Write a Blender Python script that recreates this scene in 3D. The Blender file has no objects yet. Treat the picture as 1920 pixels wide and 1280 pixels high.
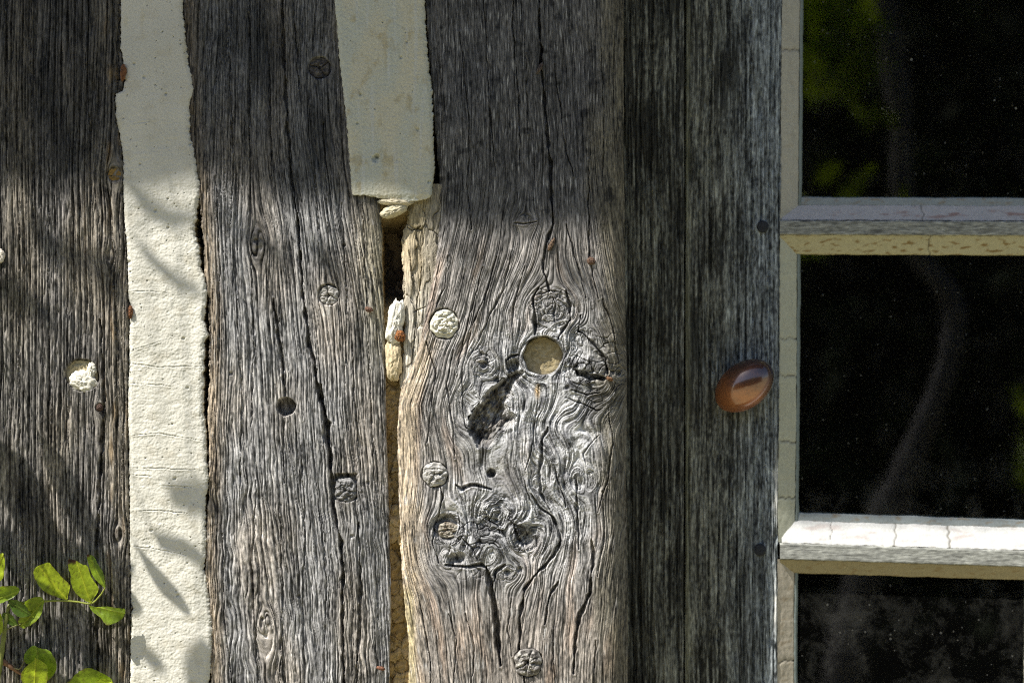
import bpy, math, random
import numpy as np
from mathutils import Vector, Matrix

C = bpy.context.scene.collection
R = math.radians
# ------------------------------------------------------------------ camera, light, exposure
D = 2.2667            # metres from the camera to the front face of the posts
S = 0.0005            # metres per photo pixel on that face
EYE = 1.35            # camera height above the ground
SUN = Vector((-1.42, -1.0, 2.25)).normalized()      # towards the sun

cam_d = bpy.data.cameras.new('camera'); cam = bpy.data.objects.new('camera', cam_d); C.objects.link(cam)
cam.location = (0, -D, EYE); cam.rotation_euler = (R(90), 0, 0)
cam_d.lens = 85; cam_d.sensor_width = 36; cam_d.clip_start = 0.05; cam_d.clip_end = 500
cam_d.dof.use_dof = True; cam_d.dof.focus_distance = D; cam_d.dof.aperture_fstop = 4.6
sc = bpy.context.scene
sc.camera = cam
w = bpy.data.worlds.new('World'); sc.world = w; w.use_nodes = True
nt = w.node_tree; nt.nodes.clear()
sky = nt.nodes.new('ShaderNodeTexSky'); sky.sky_type = 'NISHITA'; sky.sun_disc = False
sky.sun_elevation = math.asin(SUN.z); sky.sun_rotation = math.atan2(SUN.x, SUN.y) % (2 * math.pi)
bg = nt.nodes.new('ShaderNodeBackground'); bg.inputs['Strength'].default_value = 0.082
out = nt.nodes.new('ShaderNodeOutputWorld')
nt.links.new(sky.outputs[0], bg.inputs[0]); nt.links.new(bg.outputs[0], out.inputs[0])
sd = bpy.data.lights.new('sun', 'SUN'); sd.energy = 4.9; sd.angle = R(0.53); sd.color = (1.0, 0.962, 0.895)
so = bpy.data.objects.new('sun', sd); C.objects.link(so)
so.rotation_euler = SUN.to_track_quat('Z', 'Y').to_euler(); so.location = (-3, -3, 6)
sc.view_settings.view_transform = 'Standard'; sc.view_settings.look = 'None'
sc.view_settings.exposure = 0.72; sc.view_settings.gamma = 1.0
sc.view_settings.use_curve_mapping = False
sc.cycles.use_denoising = False; sc.cycles.filter_width = 1.1

# ------------------------------------------------------------------ numpy helpers
_rng = np.random.RandomState(7)
_ang = _rng.rand(256, 256) * 2 * np.pi
_GX, _GY = np.cos(_ang), np.sin(_ang)
_JX, _JY = _rng.rand(256, 256), _rng.rand(256, 256)


def N(x, y, s=0):                                    # gradient noise, about -1..1
    x = np.asarray(x, float) + s * 37.31; y = np.asarray(y, float) + s * 91.77
    x, y = np.broadcast_arrays(x, y)
    xi = np.floor(x).astype(int); yi = np.floor(y).astype(int)
    fx = x - xi; fy = y - yi
    sx = fx * fx * fx * (fx * (fx * 6 - 15) + 10); sy = fy * fy * fy * (fy * (fy * 6 - 15) + 10)
    xa, xb, ya, yb = xi & 255, (xi + 1) & 255, yi & 255, (yi + 1) & 255
    d00 = _GX[xa, ya] * fx + _GY[xa, ya] * fy
    d10 = _GX[xb, ya] * (fx - 1) + _GY[xb, ya] * fy
    d01 = _GX[xa, yb] * fx + _GY[xa, yb] * (fy - 1)
    d11 = _GX[xb, yb] * (fx - 1) + _GY[xb, yb] * (fy - 1)
    a = d00 + sx * (d10 - d00); b = d01 + sx * (d11 - d01)
    return (a + sy * (b - a)) * 1.5


def fbm(x, y, s=0, o=4):
    r = 0; a = 1.0; f = 1.0
    for k in range(o):
        r = r + a * N(x * f, y * f, s + k * 3.3); a *= 0.5; f *= 2.03
    return r * 0.6


def worley(x, y):                                    # f1, f2 distances and a cell value
    xi = np.floor(x).astype(int); yi = np.floor(y).astype(int)
    f1 = np.full(x.shape, 9.0); f2 = np.full(x.shape, 9.0); cv = np.zeros(x.shape)
    for i in (-1, 0, 1):
        for j in (-1, 0, 1):
            a, b = (xi + i) & 255, (yi + j) & 255
            d = np.hypot(xi + i + _JX[a, b] - x, yi + j + _JY[a, b] - y)
            near = d < f1
            f2 = np.where(near, f1, np.minimum(f2, d)); cv = np.where(near, _JX[b, a], cv); f1 = np.where(near, d, f1)
    return f1, f2, cv


def sst(a, b, x):
    t = np.clip((x - a) / (b - a), 0, 1); return t * t * (3 - 2 * t)


def pl(pts):                                         # polyline x(y) through (x, y) pairs
    a = np.array(pts, float); return lambda y: np.interp(y, a[:, 1], a[:, 0])


def seg_dist(X, Y, pts):
    """distance to a polyline and the position (0..1) along it"""
    d = np.full(X.shape, 1e9); tt = np.zeros(X.shape)
    n = len(pts) - 1
    for i in range(n):
        ax, ay = pts[i]; bx, by = pts[i + 1]; ex, ey = bx - ax, by - ay
        t = np.clip(((X - ax) * ex + (Y - ay) * ey) / (ex * ex + ey * ey + 1e-9), 0, 1)
        q = np.hypot(X - ax - t * ex, Y - ay - t * ey)
        m = q < d; d = np.where(m, q, d); tt = np.where(m, (i + t) / n, tt)
    return d, tt


def crack(h, X, Y, pts, wd, depth, sd=0, lip=0.0):
    """carves a tapering crack into the relief h"""
    a = np.array(pts, float); pad = wd * 4 + 10
    m = (X > a[:, 0].min() - pad) & (X < a[:, 0].max() + pad) & (Y > a[:, 1].min() - pad) & (Y < a[:, 1].max() + pad)
    x, y = X[m], Y[m]
    x2 = x + 2.4 * N(y / 31, x / 60, sd + 5) + 0.8 * N(y / 9, x / 20, sd + 9)
    if wd < 3.7: wd *= 0.62; depth *= 0.85
    y2 = y + 1.5 * N(x / 15, y / 40, sd + 2)
    d, t = seg_dist(x2, y2, pts)
    ww = wd * (0.25 + 0.75 * np.sin(np.pi * np.clip(t * 0.9 + 0.05, 0, 1)) ** 0.6) * (0.75 + 0.8 * N(y / 22, x / 30, sd))
    g = np.clip(1 - d / np.maximum(ww, 0.3), 0, 1) ** 0.7
    hh = h[m] - depth * g + lip * np.exp(-((d - ww - 1.5) / 2.0) ** 2)
    h[m] = hh


def inpoly(X, Y, pts):
    ins = np.zeros(X.shape, bool); n = len(pts)
    for i in range(n):
        x1, y1 = pts[i]; x2, y2 = pts[(i + 1) % n]
        if y1 == y2: continue
        c = ((y1 > Y) != (y2 > Y)) & (X < (x2 - x1) * (Y - y1) / (y2 - y1) + x1)
        ins ^= c
    return ins


def ridge(n, w):                                     # narrow furrow where the noise n crosses zero
    return np.clip(1 - np.abs(n) / w, 0, 1)


def grain(u, v, s, wob=1.0):
    """relief of weathered wood in grain coordinates (across, along), in pixels, and its ridge factor"""
    q = u + wob * (5 * N(u / 70, v / 420, s) + 1.6 * N(u / 15, v / 90, s + 1) + 0.5 * N(u / 5, v / 28, s + 9))
    a = N(q / 10, v / 420, s + 2); b = N(q / 4.4, v / 130, s + 3); c = N(q / 2.4, v / 40, s + 4)
    gm = sst(-0.2, 0.4, N(q / 26, v / 230, s + 5))
    g1 = ridge(N(q / 13, v / 420, s + 6), 0.13) * gm
    g2 = ridge(N(q / 6.5, v / 150, s + 7), 0.2) * sst(-0.35, 0.2, N(q / 15, v / 90, s + 8))
    g3 = ridge(N(q / 4.6, v / 75, s + 10), 0.26) * sst(-0.2, 0.3, N(q / 11, v / 60, s + 11))
    return q, 0.9 * a + 0.9 * b + 0.55 * c - 5.0 * g1 - 3.2 * g2 - 2.2 * g3, g1


def furrows(q, v, sp, s, wd=2.0):
    """long straight furrows about sp pixels apart, each with its own course, width and fading (0..1)"""
    t = q / sp + 0.45 * N(q / (sp * 5), v / 900, s) + 0.12 * N(q / (sp * 2), v / 160, s + 1)
    k = np.round(t); d = np.abs(t - k) * sp
    w_ = wd * (0.55 + 0.9 * np.abs(N(k * 0.731, v / 190, s + 2))) * (0.8 + 0.5 * N(k * 1.37, v / 40, s + 3))
    on = sst(-0.45, 0.05, N(k * 2.17, v / 420, s + 4))
    return np.clip(1 - d / np.maximum(w_, 0.4), 0, 1) ** 0.8 * on


def streak(q, v, s):                                 # natural streaks and blotches of the wood colour
    return (0.55 * N(q / 3.1, v / 60, s) + 0.55 * N(q / 2.0, v / 20, s + 1) + 0.40 * N(q / 9, v / 130, s + 2)
            + 0.35 * N(q / 30, v / 110, s + 3) + 0.5 * N(q / 2.4, v / 8, s + 4) + 0.3 * N(q / 5, v / 22, s + 5))


# ------------------------------------------------------------------ mesh helpers
def world_xz(px, py, Y):
    k = S * (D + Y) / D
    return (px - 960) * k, (640 - py) * k + EYE


def P(px, py, dpx=0.0):
    """point seen at photo pixel (px, py), dpx pixels (of 0.5 mm) behind the front face"""
    Y = dpx * S; x, z = world_xz(px, py, Y); return Vector((x, Y, z))


def link(o, parent=None):
    C.objects.link(o)
    if parent is not None:
        o.parent = parent
        o.matrix_parent_inverse = parent.matrix_world.inverted()
    return o


def mesh_grid(name, X, Y, Z, mat, parent=None, attrs=None, closed=False):
    """one mesh from 2-D arrays of coordinates (rows go down the picture)"""
    r, c = X.shape
    co = np.stack([X, Y, Z], -1).reshape(-1, 3).astype(np.float32)
    i = np.arange(r * c).reshape(r, c)
    if closed: i = np.concatenate([i, i[:, :1]], 1)
    q = np.stack([i[1:, :-1], i[1:, 1:], i[:-1, 1:], i[:-1, :-1]], -1).reshape(-1, 4).astype(np.int32)
    me = bpy.data.meshes.new(name)
    me.vertices.add(len(co)); me.vertices.foreach_set('co', co.ravel())
    me.loops.add(q.size); me.loops.foreach_set('vertex_index', q.ravel())
    me.polygons.add(len(q)); me.polygons.foreach_set('loop_start', np.arange(0, q.size, 4, dtype=np.int32))
    me.update(calc_edges=True); me.shade_smooth()
    for k, v in (attrs or {}).items():
        v = np.asarray(v, np.float32)
        if v.shape[-1] == 4:
            a = me.attributes.new(k, 'FLOAT_COLOR', 'POINT'); a.data.foreach_set('color', v.ravel())
        else:
            a = me.attributes.new(k, 'FLOAT_VECTOR', 'POINT'); a.data.foreach_set('vector', v.ravel())
    me.materials.append(mat)
    o = bpy.data.objects.new(name, me)
    return link(o, parent)


def mesh_poly(name, verts, faces, mat, parent=None, smooth=False, cols=None):
    me = bpy.data.meshes.new(name); me.from_pydata([tuple(v) for v in verts], [], faces); me.update()
    if smooth: me.shade_smooth()
    if cols is not None:
        a = me.attributes.new('tint', 'FLOAT_COLOR', 'POINT'); a.data.foreach_set('color', np.asarray(cols, np.float32).ravel())
    me.materials.append(mat)
    return link(bpy.data.objects.new(name, me), parent)


def thing(name, label, cat, loc=(0, 0, 0), group=None):
    o = bpy.data.objects.new(name, None); C.objects.link(o); o.location = loc
    o.empty_display_size = 0.05
    o['label'] = label; o['category'] = cat
    if group: o['group'] = group
    bpy.context.view_layer.update()
    return o


def tag(o, label, cat, group=None):
    o['label'] = label; o['category'] = cat
    if group: o['group'] = group
    return o


def rows(y0, y1, st, a=-20, b=1300):
    """row positions: fine inside the view, coarse beyond it"""
    r = []
    if y0 < a: r += list(np.arange(y0, a, 6.0))
    r += list(np.arange(max(y0, a), min(y1, b), st))
    if y1 > b: r += list(np.arange(b, y1, 6.0))
    r.append(y1)
    return np.array(r)


def slab(name, L, Rr, y0, y1, st, relief, depth, thick, rl, rr, mat, parent=None, side=(0.2, 0.15, 0.09), top=None, bottom=None):
    """a board or post: front face with relief between the edges L(y) and R(y), rounded arrises, both flanks"""
    ys = rows(y0, y1, st)
    wmax = max(Rr(y) - L(y) for y in ys)
    n = int(wmax / st) + 1
    s = np.linspace(0, 1, n)
    l = L(ys)[:, None]; r = Rr(ys)[:, None]
    off = np.linspace(-90, 90, 13)
    ls = sum(L(ys + o_) for o_ in off)[:, None] / 13; rs = sum(Rr(ys + o_) for o_ in off)[:, None] / 13
    sl = np.clip(1 - s * wmax / 30, 0, 1)[None, :]; sr = np.clip(1 - (1 - s) * wmax / 30, 0, 1)[None, :]
    PX = ls + (rs - ls) * s[None, :] + (l - ls) * sl + (r - rs) * sr; PY = np.repeat(ys[:, None], n, 1)
    if top is not None:      # ends that are not square: row parameter warped between top(x) and bottom(x)
        t = (PY - y0) / (y1 - y0); PY = top(PX) + t * (bottom(PX) - top(PX))
    h, col, gr = relief(PX, PY)
    dl = np.clip(PX - l, 0, rl); dr = np.clip(r - PX, 0, rr)
    arr = (rl - np.sqrt(np.clip(rl ** 2 - (rl - dl) ** 2, 0, None))) + (rr - np.sqrt(np.clip(rr ** 2 - (rr - dr) ** 2, 0, None)))
    dep = depth - h + arr
    k = S * (D + depth * S) / D
    X = (PX - 960) * k; Z = (640 - PY) * k + EYE; Yc = dep * S
    # flanks
    bk = np.array([0.06, 0.14, 0.25, 0.4, 0.7, 1.0])
    jit = 1.2 * N(PY[:, :1] / 9, bk[None, :] * 9, 3)
    lY = dep[:, :1] + thick * bk[None, ::-1]; rY = dep[:, -1:] + thick * bk[None, :]
    lX = np.repeat(X[:, :1], 6, 1) + jit[:, ::-1] * k * (1 if rl else 0); rX = np.repeat(X[:, -1:], 6, 1) + jit * k
    X = np.concatenate([lX, X, rX], 1); Yc = np.concatenate([lY * S, Yc, rY * S], 1)
    Z = np.concatenate([np.repeat(Z[:, :1], 6, 1), Z, np.repeat(Z[:, -1:], 6, 1)], 1)
    sc_ = np.ones(lX.shape + (3,)) * np.array(side) * (1 + 0.35 * fbm(PY[:, :1] / 20, bk[None, :] * 4, 8))[..., None]
    col = np.concatenate([sc_, col, sc_], 1)
    gl = np.stack([lY, PY[:, :1] + 0 * lY, 0 * lY], -1); g2 = np.stack([rY + 900, PY[:, :1] + 0 * rY, 0 * rY], -1)
    gr = np.concatenate([gl, gr, g2], 1)
    if bottom is not None:   # turn the lower and upper ends back as well
        def cap(A, sgn, row, back):
            return A
        for row, sg in ((0, 1), (-1, -1)):
            xs, yy, zz = X[row], Yc[row], Z[row]
            add = []
            for dd in (0.5, 2, 5, 12, thick):
                add.append((xs, yy + dd * S, zz + sg * -0.4 * k * (1 if dd < 3 else 1.6) * (-1)))
            ax = np.array([a[0] for a in add]); ay = np.array([a[1] for a in add]); az = np.array([a[2] for a in add])
            cc = np.repeat(col[row][None], 5, 0); gg = np.repeat(gr[row][None], 5, 0)
            if row == -1:
                X = np.concatenate([X, ax]); Yc = np.concatenate([Yc, ay]); Z = np.concatenate([Z, az])
                col = np.concatenate([col, cc]); gr = np.concatenate([gr, gg])
            else:
                X = np.concatenate([ax[::-1], X]); Yc = np.concatenate([ay[::-1], Yc]); Z = np.concatenate([az[::-1], Z])
                col = np.concatenate([cc[::-1], col]); gr = np.concatenate([gg[::-1], gr])
    col = np.clip(col, 0.004, 0.9)
    return mesh_grid(name, X, Yc, Z, mat, parent,
                     {'tint': np.concatenate([col, np.ones(col.shape[:2] + (1,))], -1), 'grain': gr / 100.0})


# ------------------------------------------------------------------ materials
def new_mat(name):
    m = bpy.data.materials.new(name); m.use_nodes = True
    t = m.node_tree; t.nodes.clear()
    o = t.nodes.new('ShaderNodeOutputMaterial'); b = t.nodes.new('ShaderNodeBsdfPrincipled')
    t.links.new(b.outputs[0], o.inputs[0])
    return m, t, b, o


def nd(t, kind, **kw):
    n = t.nodes.new(kind)
    for k, v in kw.items():
        if k in n.inputs: n.inputs[k].default_value = v
        else: setattr(n, k, v)
    return n


def wood_mat(name, sc1=(60, 5, 1), rough=0.75, bump=0.35, contrast=0.5, spec=0.3):
    m, t, b, o = new_mat(name)
    at = nd(t, 'ShaderNodeAttribute', attribute_name='tint')
    gr = nd(t, 'ShaderNodeAttribute', attribute_name='grain')
    mp = nd(t, 'ShaderNodeMapping'); mp.inputs['Scale'].default_value = sc1
    t.links.new(gr.outputs['Vector'], mp.inputs['Vector'])
    n1 = nd(t, 'ShaderNodeTexNoise', Scale=1.0, Detail=5.0, Roughness=0.65)
    t.links.new(mp.outputs[0], n1.inputs['Vector'])
    mr = nd(t, 'ShaderNodeMapRange'); mr.inputs['From Min'].default_value = 0.3; mr.inputs['From Max'].default_value = 0.7
    mr.inputs['To Min'].default_value = 1 - contrast; mr.inputs['To Max'].default_value = 1 + contrast
    t.links.new(n1.outputs['Fac'], mr.inputs['Value'])
    vm = nd(t, 'ShaderNodeVectorMath', operation='SCALE')
    t.links.new(at.outputs['Color'], vm.inputs[0]); t.links.new(mr.outputs[0], vm.inputs['Scale'])
    t.links.new(vm.outputs[0], b.inputs['Base Color'])
    # fine fibre bump with an even grit over it
    tc = nd(t, 'ShaderNodeTexCoord')
    n2 = nd(t, 'ShaderNodeTexNoise', Scale=900.0, Detail=3.0, Roughness=0.6)
    t.links.new(tc.outputs['Object'], n2.inputs['Vector'])
    ad = nd(t, 'ShaderNodeMath', operation='MULTIPLY_ADD'); ad.inputs[1].default_value = 0.5
    t.links.new(n2.outputs['Fac'], ad.inputs[0]); t.links.new(n1.outputs['Fac'], ad.inputs[2])
    bp = nd(t, 'ShaderNodeBump', Strength=bump, Distance=0.0012)
    t.links.new(ad.outputs[0], bp.inputs['Height']); t.links.new(bp.outputs[0], b.inputs['Normal'])
    b.inputs['Roughness'].default_value = rough; b.inputs['Specular IOR Level'].default_value = spec
    return m


def grit_mat(name, scale=1200.0, bump=0.4, contrast=0.12, rough=0.9, dist=0.0008):
    """tinted mineral surface: plaster, mortar, daub, stone, rust"""
    m, t, b, o = new_mat(name)
    at = nd(t, 'ShaderNodeAttribute', attribute_name='tint')
    tc = nd(t, 'ShaderNodeTexCoord')
    n1 = nd(t, 'ShaderNodeTexNoise', Scale=scale, Detail=4.0, Roughness=0.6)
    t.links.new(tc.outputs['Object'], n1.inputs['Vector'])
    mr = nd(t, 'ShaderNodeMapRange'); mr.inputs['From Min'].default_value = 0.3; mr.inputs['From Max'].default_value = 0.7
    mr.inputs['To Min'].default_value = 1 - contrast; mr.inputs['To Max'].default_value = 1 + contrast
    t.links.new(n1.outputs['Fac'], mr.inputs['Value'])
    vm = nd(t, 'ShaderNodeVectorMath', operation='SCALE')
    t.links.new(at.outputs['Color'], vm.inputs[0]); t.links.new(mr.outputs[0], vm.inputs['Scale'])
    t.links.new(vm.outputs[0], b.inputs['Base Color'])
    bp = nd(t, 'ShaderNodeBump', Strength=bump, Distance=dist)
    t.links.new(n1.outputs['Fac'], bp.inputs['Height']); t.links.new(bp.outputs[0], b.inputs['Normal'])
    b.inputs['Roughness'].default_value = rough; b.inputs['Specular IOR Level'].default_value = 0.2
    return m


M_WOOD = wood_mat('weathered_oak', rough=0.6, spec=0.45, contrast=0.68, bump=0.45)
M_DOOR = wood_mat('weathered_door_wood', sc1=(55, 4, 1), rough=0.7, contrast=0.55, bump=0.35)
M_PLASTER = grit_mat('lime_plaster', 700, 0.35, 0.07)
M_GRIT = grit_mat('rough_mortar', 900, 0.6, 0.2)
M_RUST = grit_mat('rusty_iron', 1500, 0.8, 0.5, rough=0.7)


def leaf_mat():
    m, t, b, o = new_mat('leaf')
    at = nd(t, 'ShaderNodeAttribute', attribute_name='tint')
    tc = nd(t, 'ShaderNodeTexCoord')
    n1 = nd(t, 'ShaderNodeTexNoise', Scale=160.0, Detail=5.0, Roughness=0.65)
    t.links.new(tc.outputs['Object'], n1.inputs['Vector'])
    mr = nd(t, 'ShaderNodeMapRange'); mr.inputs['From Min'].default_value = 0.3; mr.inputs['From Max'].default_value = 0.7
    mr.inputs['To Min'].default_value = 0.65; mr.inputs['To Max'].default_value = 1.3
    t.links.new(n1.outputs['Fac'], mr.inputs['Value'])
    vm = nd(t, 'ShaderNodeVectorMath', operation='SCALE')
    t.links.new(at.outputs['Color'], vm.inputs[0]); t.links.new(mr.outputs[0], vm.inputs['Scale'])
    t.links.new(vm.outputs[0], b.inputs['Base Color'])
    b.inputs['Roughness'].default_value = 0.38; b.inputs['Specular IOR Level'].default_value = 0.45
    bp = nd(t, 'ShaderNodeBump', Strength=0.35, Distance=0.002)
    t.links.new(n1.outputs['Fac'], bp.inputs['Height']); t.links.new(bp.outputs[0], b.inputs['Normal'])
    tr = nd(t, 'ShaderNodeBsdfTranslucent'); mx = nd(t, 'ShaderNodeMixShader'); mx.inputs[0].default_value = 0.4
    g = nd(t, 'ShaderNodeVectorMath', operation='MULTIPLY'); g.inputs[1].default_value = (1.5, 1.5, 0.5)
    t.links.new(vm.outputs[0], g.inputs[0]); t.links.new(g.outputs[0], tr.inputs[0])
    t.links.new(b.outputs[0], mx.inputs[1]); t.links.new(tr.outputs[0], mx.inputs[2]); t.links.new(mx.outputs[0], o.inputs[0])
    return m


M_LEAF = leaf_mat()


def plain_mat(name, col, rough=0.8, scale=20.0, var=0.3):
    m, t, b, o = new_mat(name)
    tc = nd(t, 'ShaderNodeTexCoord'); n1 = nd(t, 'ShaderNodeTexNoise', Scale=scale, Detail=6.0)
    t.links.new(tc.outputs['Object'], n1.inputs['Vector'])
    r = nd(t, 'ShaderNodeValToRGB'); r.color_ramp.elements[0].position = 0.3; r.color_ramp.elements[1].position = 0.7
    r.color_ramp.elements[0].color = tuple(c * (1 - var) for c in col) + (1,); r.color_ramp.elements[1].color = tuple(c * (1 + var) for c in col) + (1,)
    t.links.new(n1.outputs['Fac'], r.inputs[0]); t.links.new(r.outputs[0], b.inputs['Base Color'])
    b.inputs['Roughness'].default_value = rough
    return m


def glass_mat():
    """old dusty pane: fresnel reflection over a clear body, specks and a film of dust on its face"""
    m, t, b, o = new_mat('dusty_glass')
    t.nodes.remove(b)
    tp = nd(t, 'ShaderNodeBsdfTransparent'); tp.inputs[0].default_value = (0.82, 0.88, 0.84, 1)
    gl = nd(t, 'ShaderNodeBsdfGlossy', Roughness=0.03); gl.inputs[0].default_value = (1, 1, 1, 1)
    fr = nd(t, 'ShaderNodeFresnel', IOR=1.5)
    m1 = nd(t, 'ShaderNodeMixShader')
    t.links.new(fr.outputs[0], m1.inputs[0]); t.links.new(tp.outputs[0], m1.inputs[1]); t.links.new(gl.outputs[0], m1.inputs[2])
    df = nd(t, 'ShaderNodeBsdfDiffuse'); df.inputs[0].default_value = (0.42, 0.42, 0.38, 1)
    tc = nd(t, 'ShaderNodeTexCoord')
    wv = nd(t, 'ShaderNodeTexNoise', Scale=3.0, Detail=1.0)      # waviness of old glass
    t.links.new(tc.outputs['Object'], wv.inputs['Vector'])
    bp = nd(t, 'ShaderNodeBump', Strength=0.25, Distance=0.01)
    t.links.new(wv.outputs['Fac'], bp.inputs['Height']); t.links.new(bp.outputs[0], gl.inputs['Normal'])
    vo = nd(t, 'ShaderNodeTexVoronoi', Scale=48.0)
    t.links.new(tc.outputs['Object'], vo.inputs['Vector'])
    rnd = nd(t, 'ShaderNodeSeparateColor'); t.links.new(vo.outputs['Color'], rnd.inputs[0])
    sz = nd(t, 'ShaderNodeMath', operation='POWER'); sz.inputs[1].default_value = 9.0; t.links.new(rnd.outputs[0], sz.inputs[0])
    sz2 = nd(t, 'ShaderNodeMath', operation='MULTIPLY'); sz2.inputs[1].default_value = 0.085; t.links.new(sz.outputs[0], sz2.inputs[0])
    lt = nd(t, 'ShaderNodeMath', operation='LESS_THAN'); t.links.new(vo.outputs['Distance'], lt.inputs[0]); t.links.new(sz2.outputs[0], lt.inputs[1])
    fs = nd(t, 'ShaderNodeTexVoronoi', Scale=240.0); t.links.new(tc.outputs['Object'], fs.inputs['Vector'])
    rn2 = nd(t, 'ShaderNodeSeparateColor'); t.links.new(fs.outputs['Color'], rn2.inputs[0])
    p2 = nd(t, 'ShaderNodeMath', operation='POWER'); p2.inputs[1].default_value = 12.0; t.links.new(rn2.outputs[0], p2.inputs[0])
    p3 = nd(t, 'ShaderNodeMath', operation='MULTIPLY'); p3.inputs[1].default_value = 0.3; t.links.new(p2.outputs[0], p3.inputs[0])
    l2 = nd(t, 'ShaderNodeMath', operation='LESS_THAN'); t.links.new(fs.outputs['Distance'], l2.inputs[0]); t.links.new(p3.outputs[0], l2.inputs[1])
    l3 = nd(t, 'ShaderNodeMath', operation='MULTIPLY'); l3.inputs[1].default_value = 0.35; t.links.new(l2.outputs[0], l3.inputs[0])
    # film: smears, thicker toward the bottom edge of each pane (attribute holds the height above the bar)
    at = nd(t, 'ShaderNodeAttribute', attribute_name='film')
    sm = nd(t, 'ShaderNodeTexNoise', Scale=28.0, Detail=9.0, Roughness=0.75, Distortion=0.3)
    t.links.new(tc.outputs['Object'], sm.inputs['Vector'])
    smr = nd(t, 'ShaderNodeMapRange'); smr.inputs['From Min'].default_value = 0.48; smr.inputs['From Max'].default_value = 0.8
    smr.inputs['To Min'].default_value = 0.0; smr.inputs['To Max'].default_value = 0.10
    t.links.new(sm.outputs['Fac'], smr.inputs['Value'])
    fm = nd(t, 'ShaderNodeMath', operation='MULTIPLY'); t.links.new(smr.outputs[0], fm.inputs[0]); t.links.new(at.outputs['Fac'], fm.inputs[1])
    a1 = nd(t, 'ShaderNodeMath', operation='MAXIMUM'); t.links.new(lt.outputs[0], a1.inputs[0]); t.links.new(l3.outputs[0], a1.inputs[1])
    a1b = nd(t, 'ShaderNodeMath', operation='MULTIPLY'); a1b.inputs[1].default_value = 0.35; t.links.new(a1.outputs[0], a1b.inputs[0])
    a2 = nd(t, 'ShaderNodeMath', operation='ADD'); a2.use_clamp = True
    t.links.new(a1b.outputs[0], a2.inputs[0]); t.links.new(fm.outputs[0], a2.inputs[1])
    a3 = nd(t, 'ShaderNodeMath', operation='ADD'); a3.use_clamp = True; a3.inputs[1].default_value = 0.004
    t.links.new(a2.outputs[0], a3.inputs[0])
    m2 = nd(t, 'ShaderNodeMixShader'); t.links.new(a3.outputs[0], m2.inputs[0])
    t.links.new(m1.outputs[0], m2.inputs[1]); t.links.new(df.outputs[0], m2.inputs[2]); t.links.new(m2.outputs[0], o.inputs[0])
    return m


# ------------------------------------------------------------------ edges of the posts and panels, in photo pixels
plaster_L = pl([(225, -200), (225, 90), (229, 105), (234, 150), (229, 171), (215, 176), (216, 220), (225, 260), (230, 300), (230, 360), (233, 420), (238, 480), (240, 560), (247, 578), (243, 600), (241, 640), (240, 700), (239, 760), (241, 850), (243, 1000), (244, 1130), (248, 1140), (244, 1150), (244, 1500)])
plaster_R = pl([(340, -200), (342, 0), (345, 60), (352, 110), (360, 150), (362, 170), (354, 200), (355, 250), (366, 290), (372, 330), (376, 360), (371, 385), (363, 430), (373, 465), (376, 500), (386, 530), (387, 560), (382, 600), (391, 628), (383, 640), (381, 700), (381, 780), (386, 800), (387, 850), (391, 915), (384, 930), (386, 1000), (385, 1045), (382, 1065), (392, 1120), (398, 1180), (396, 1230), (391, 1280), (390, 1500)])
post2_L0 = pl([(346, -200), (347, 0), (351, 60), (357, 150), (358, 200), (362, 290), (372, 330), (379, 380), (384, 430), (388, 470), (387, 520), (396, 560), (397, 640), (397, 700), (392, 780), (396, 850), (396, 920), (390, 1000), (391, 1080), (400, 1180), (400, 1280), (400, 1500)])
post2_L = lambda y: post2_L0(y) - 6.0
post2_R = pl([(700, -200), (705, 200), (711, 370), (716, 440), (716, 500), (718, 560), (721, 640), (723, 760), (727, 900), (730, 1000), (733, 1150), (729, 1280), (727, 1500)])
post3_L = pl([(790, -200), (797, 0), (800, 60), (804, 120), (811, 200), (817, 260), (823, 330), (825, 400), (820, 450), (812, 500), (803, 560), (795, 600), (785, 650), (772, 690), (756, 715), (748, 745), (745, 790), (745, 870), (748, 960), (751, 1040), (755, 1100), (760, 1150), (765, 1200), (766, 1280), (764, 1500)])
post3_R = pl([(1170, -200), (1171, 0), (1172, 300), (1175, 640), (1178, 700), (1176, 900), (1179, 1100), (1180, 1280), (1180, 1500)])


def ragged(f, a, sc, s):
    return lambda y: f(y) + a * N(np.asarray(y, float) / sc, 0.3, s) + 0.5 * a * N(np.asarray(y, float) / (sc * 0.3), 0.7, s + 1)


def mixc(a, b, t):
    t = t[..., None]; return np.asarray(a) * (1 - t) + np.asarray(b) * t


def bowl(h, X, Y, cx, cy, r, depth, s=0, sharp=1.5):
    """drilled hole: carved with a steep, slightly uneven rim"""
    d = np.hypot(X - cx, Y - cy); a = np.arctan2(Y - cy, X - cx)
    rr = r * (1 + 0.09 * N(np.cos(a) * 1.5, np.sin(a) * 1.5, s)) 
    h -= depth * (1 - sst(rr - sharp, rr + sharp, d))


TOP, BOT = -420, 1700
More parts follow.
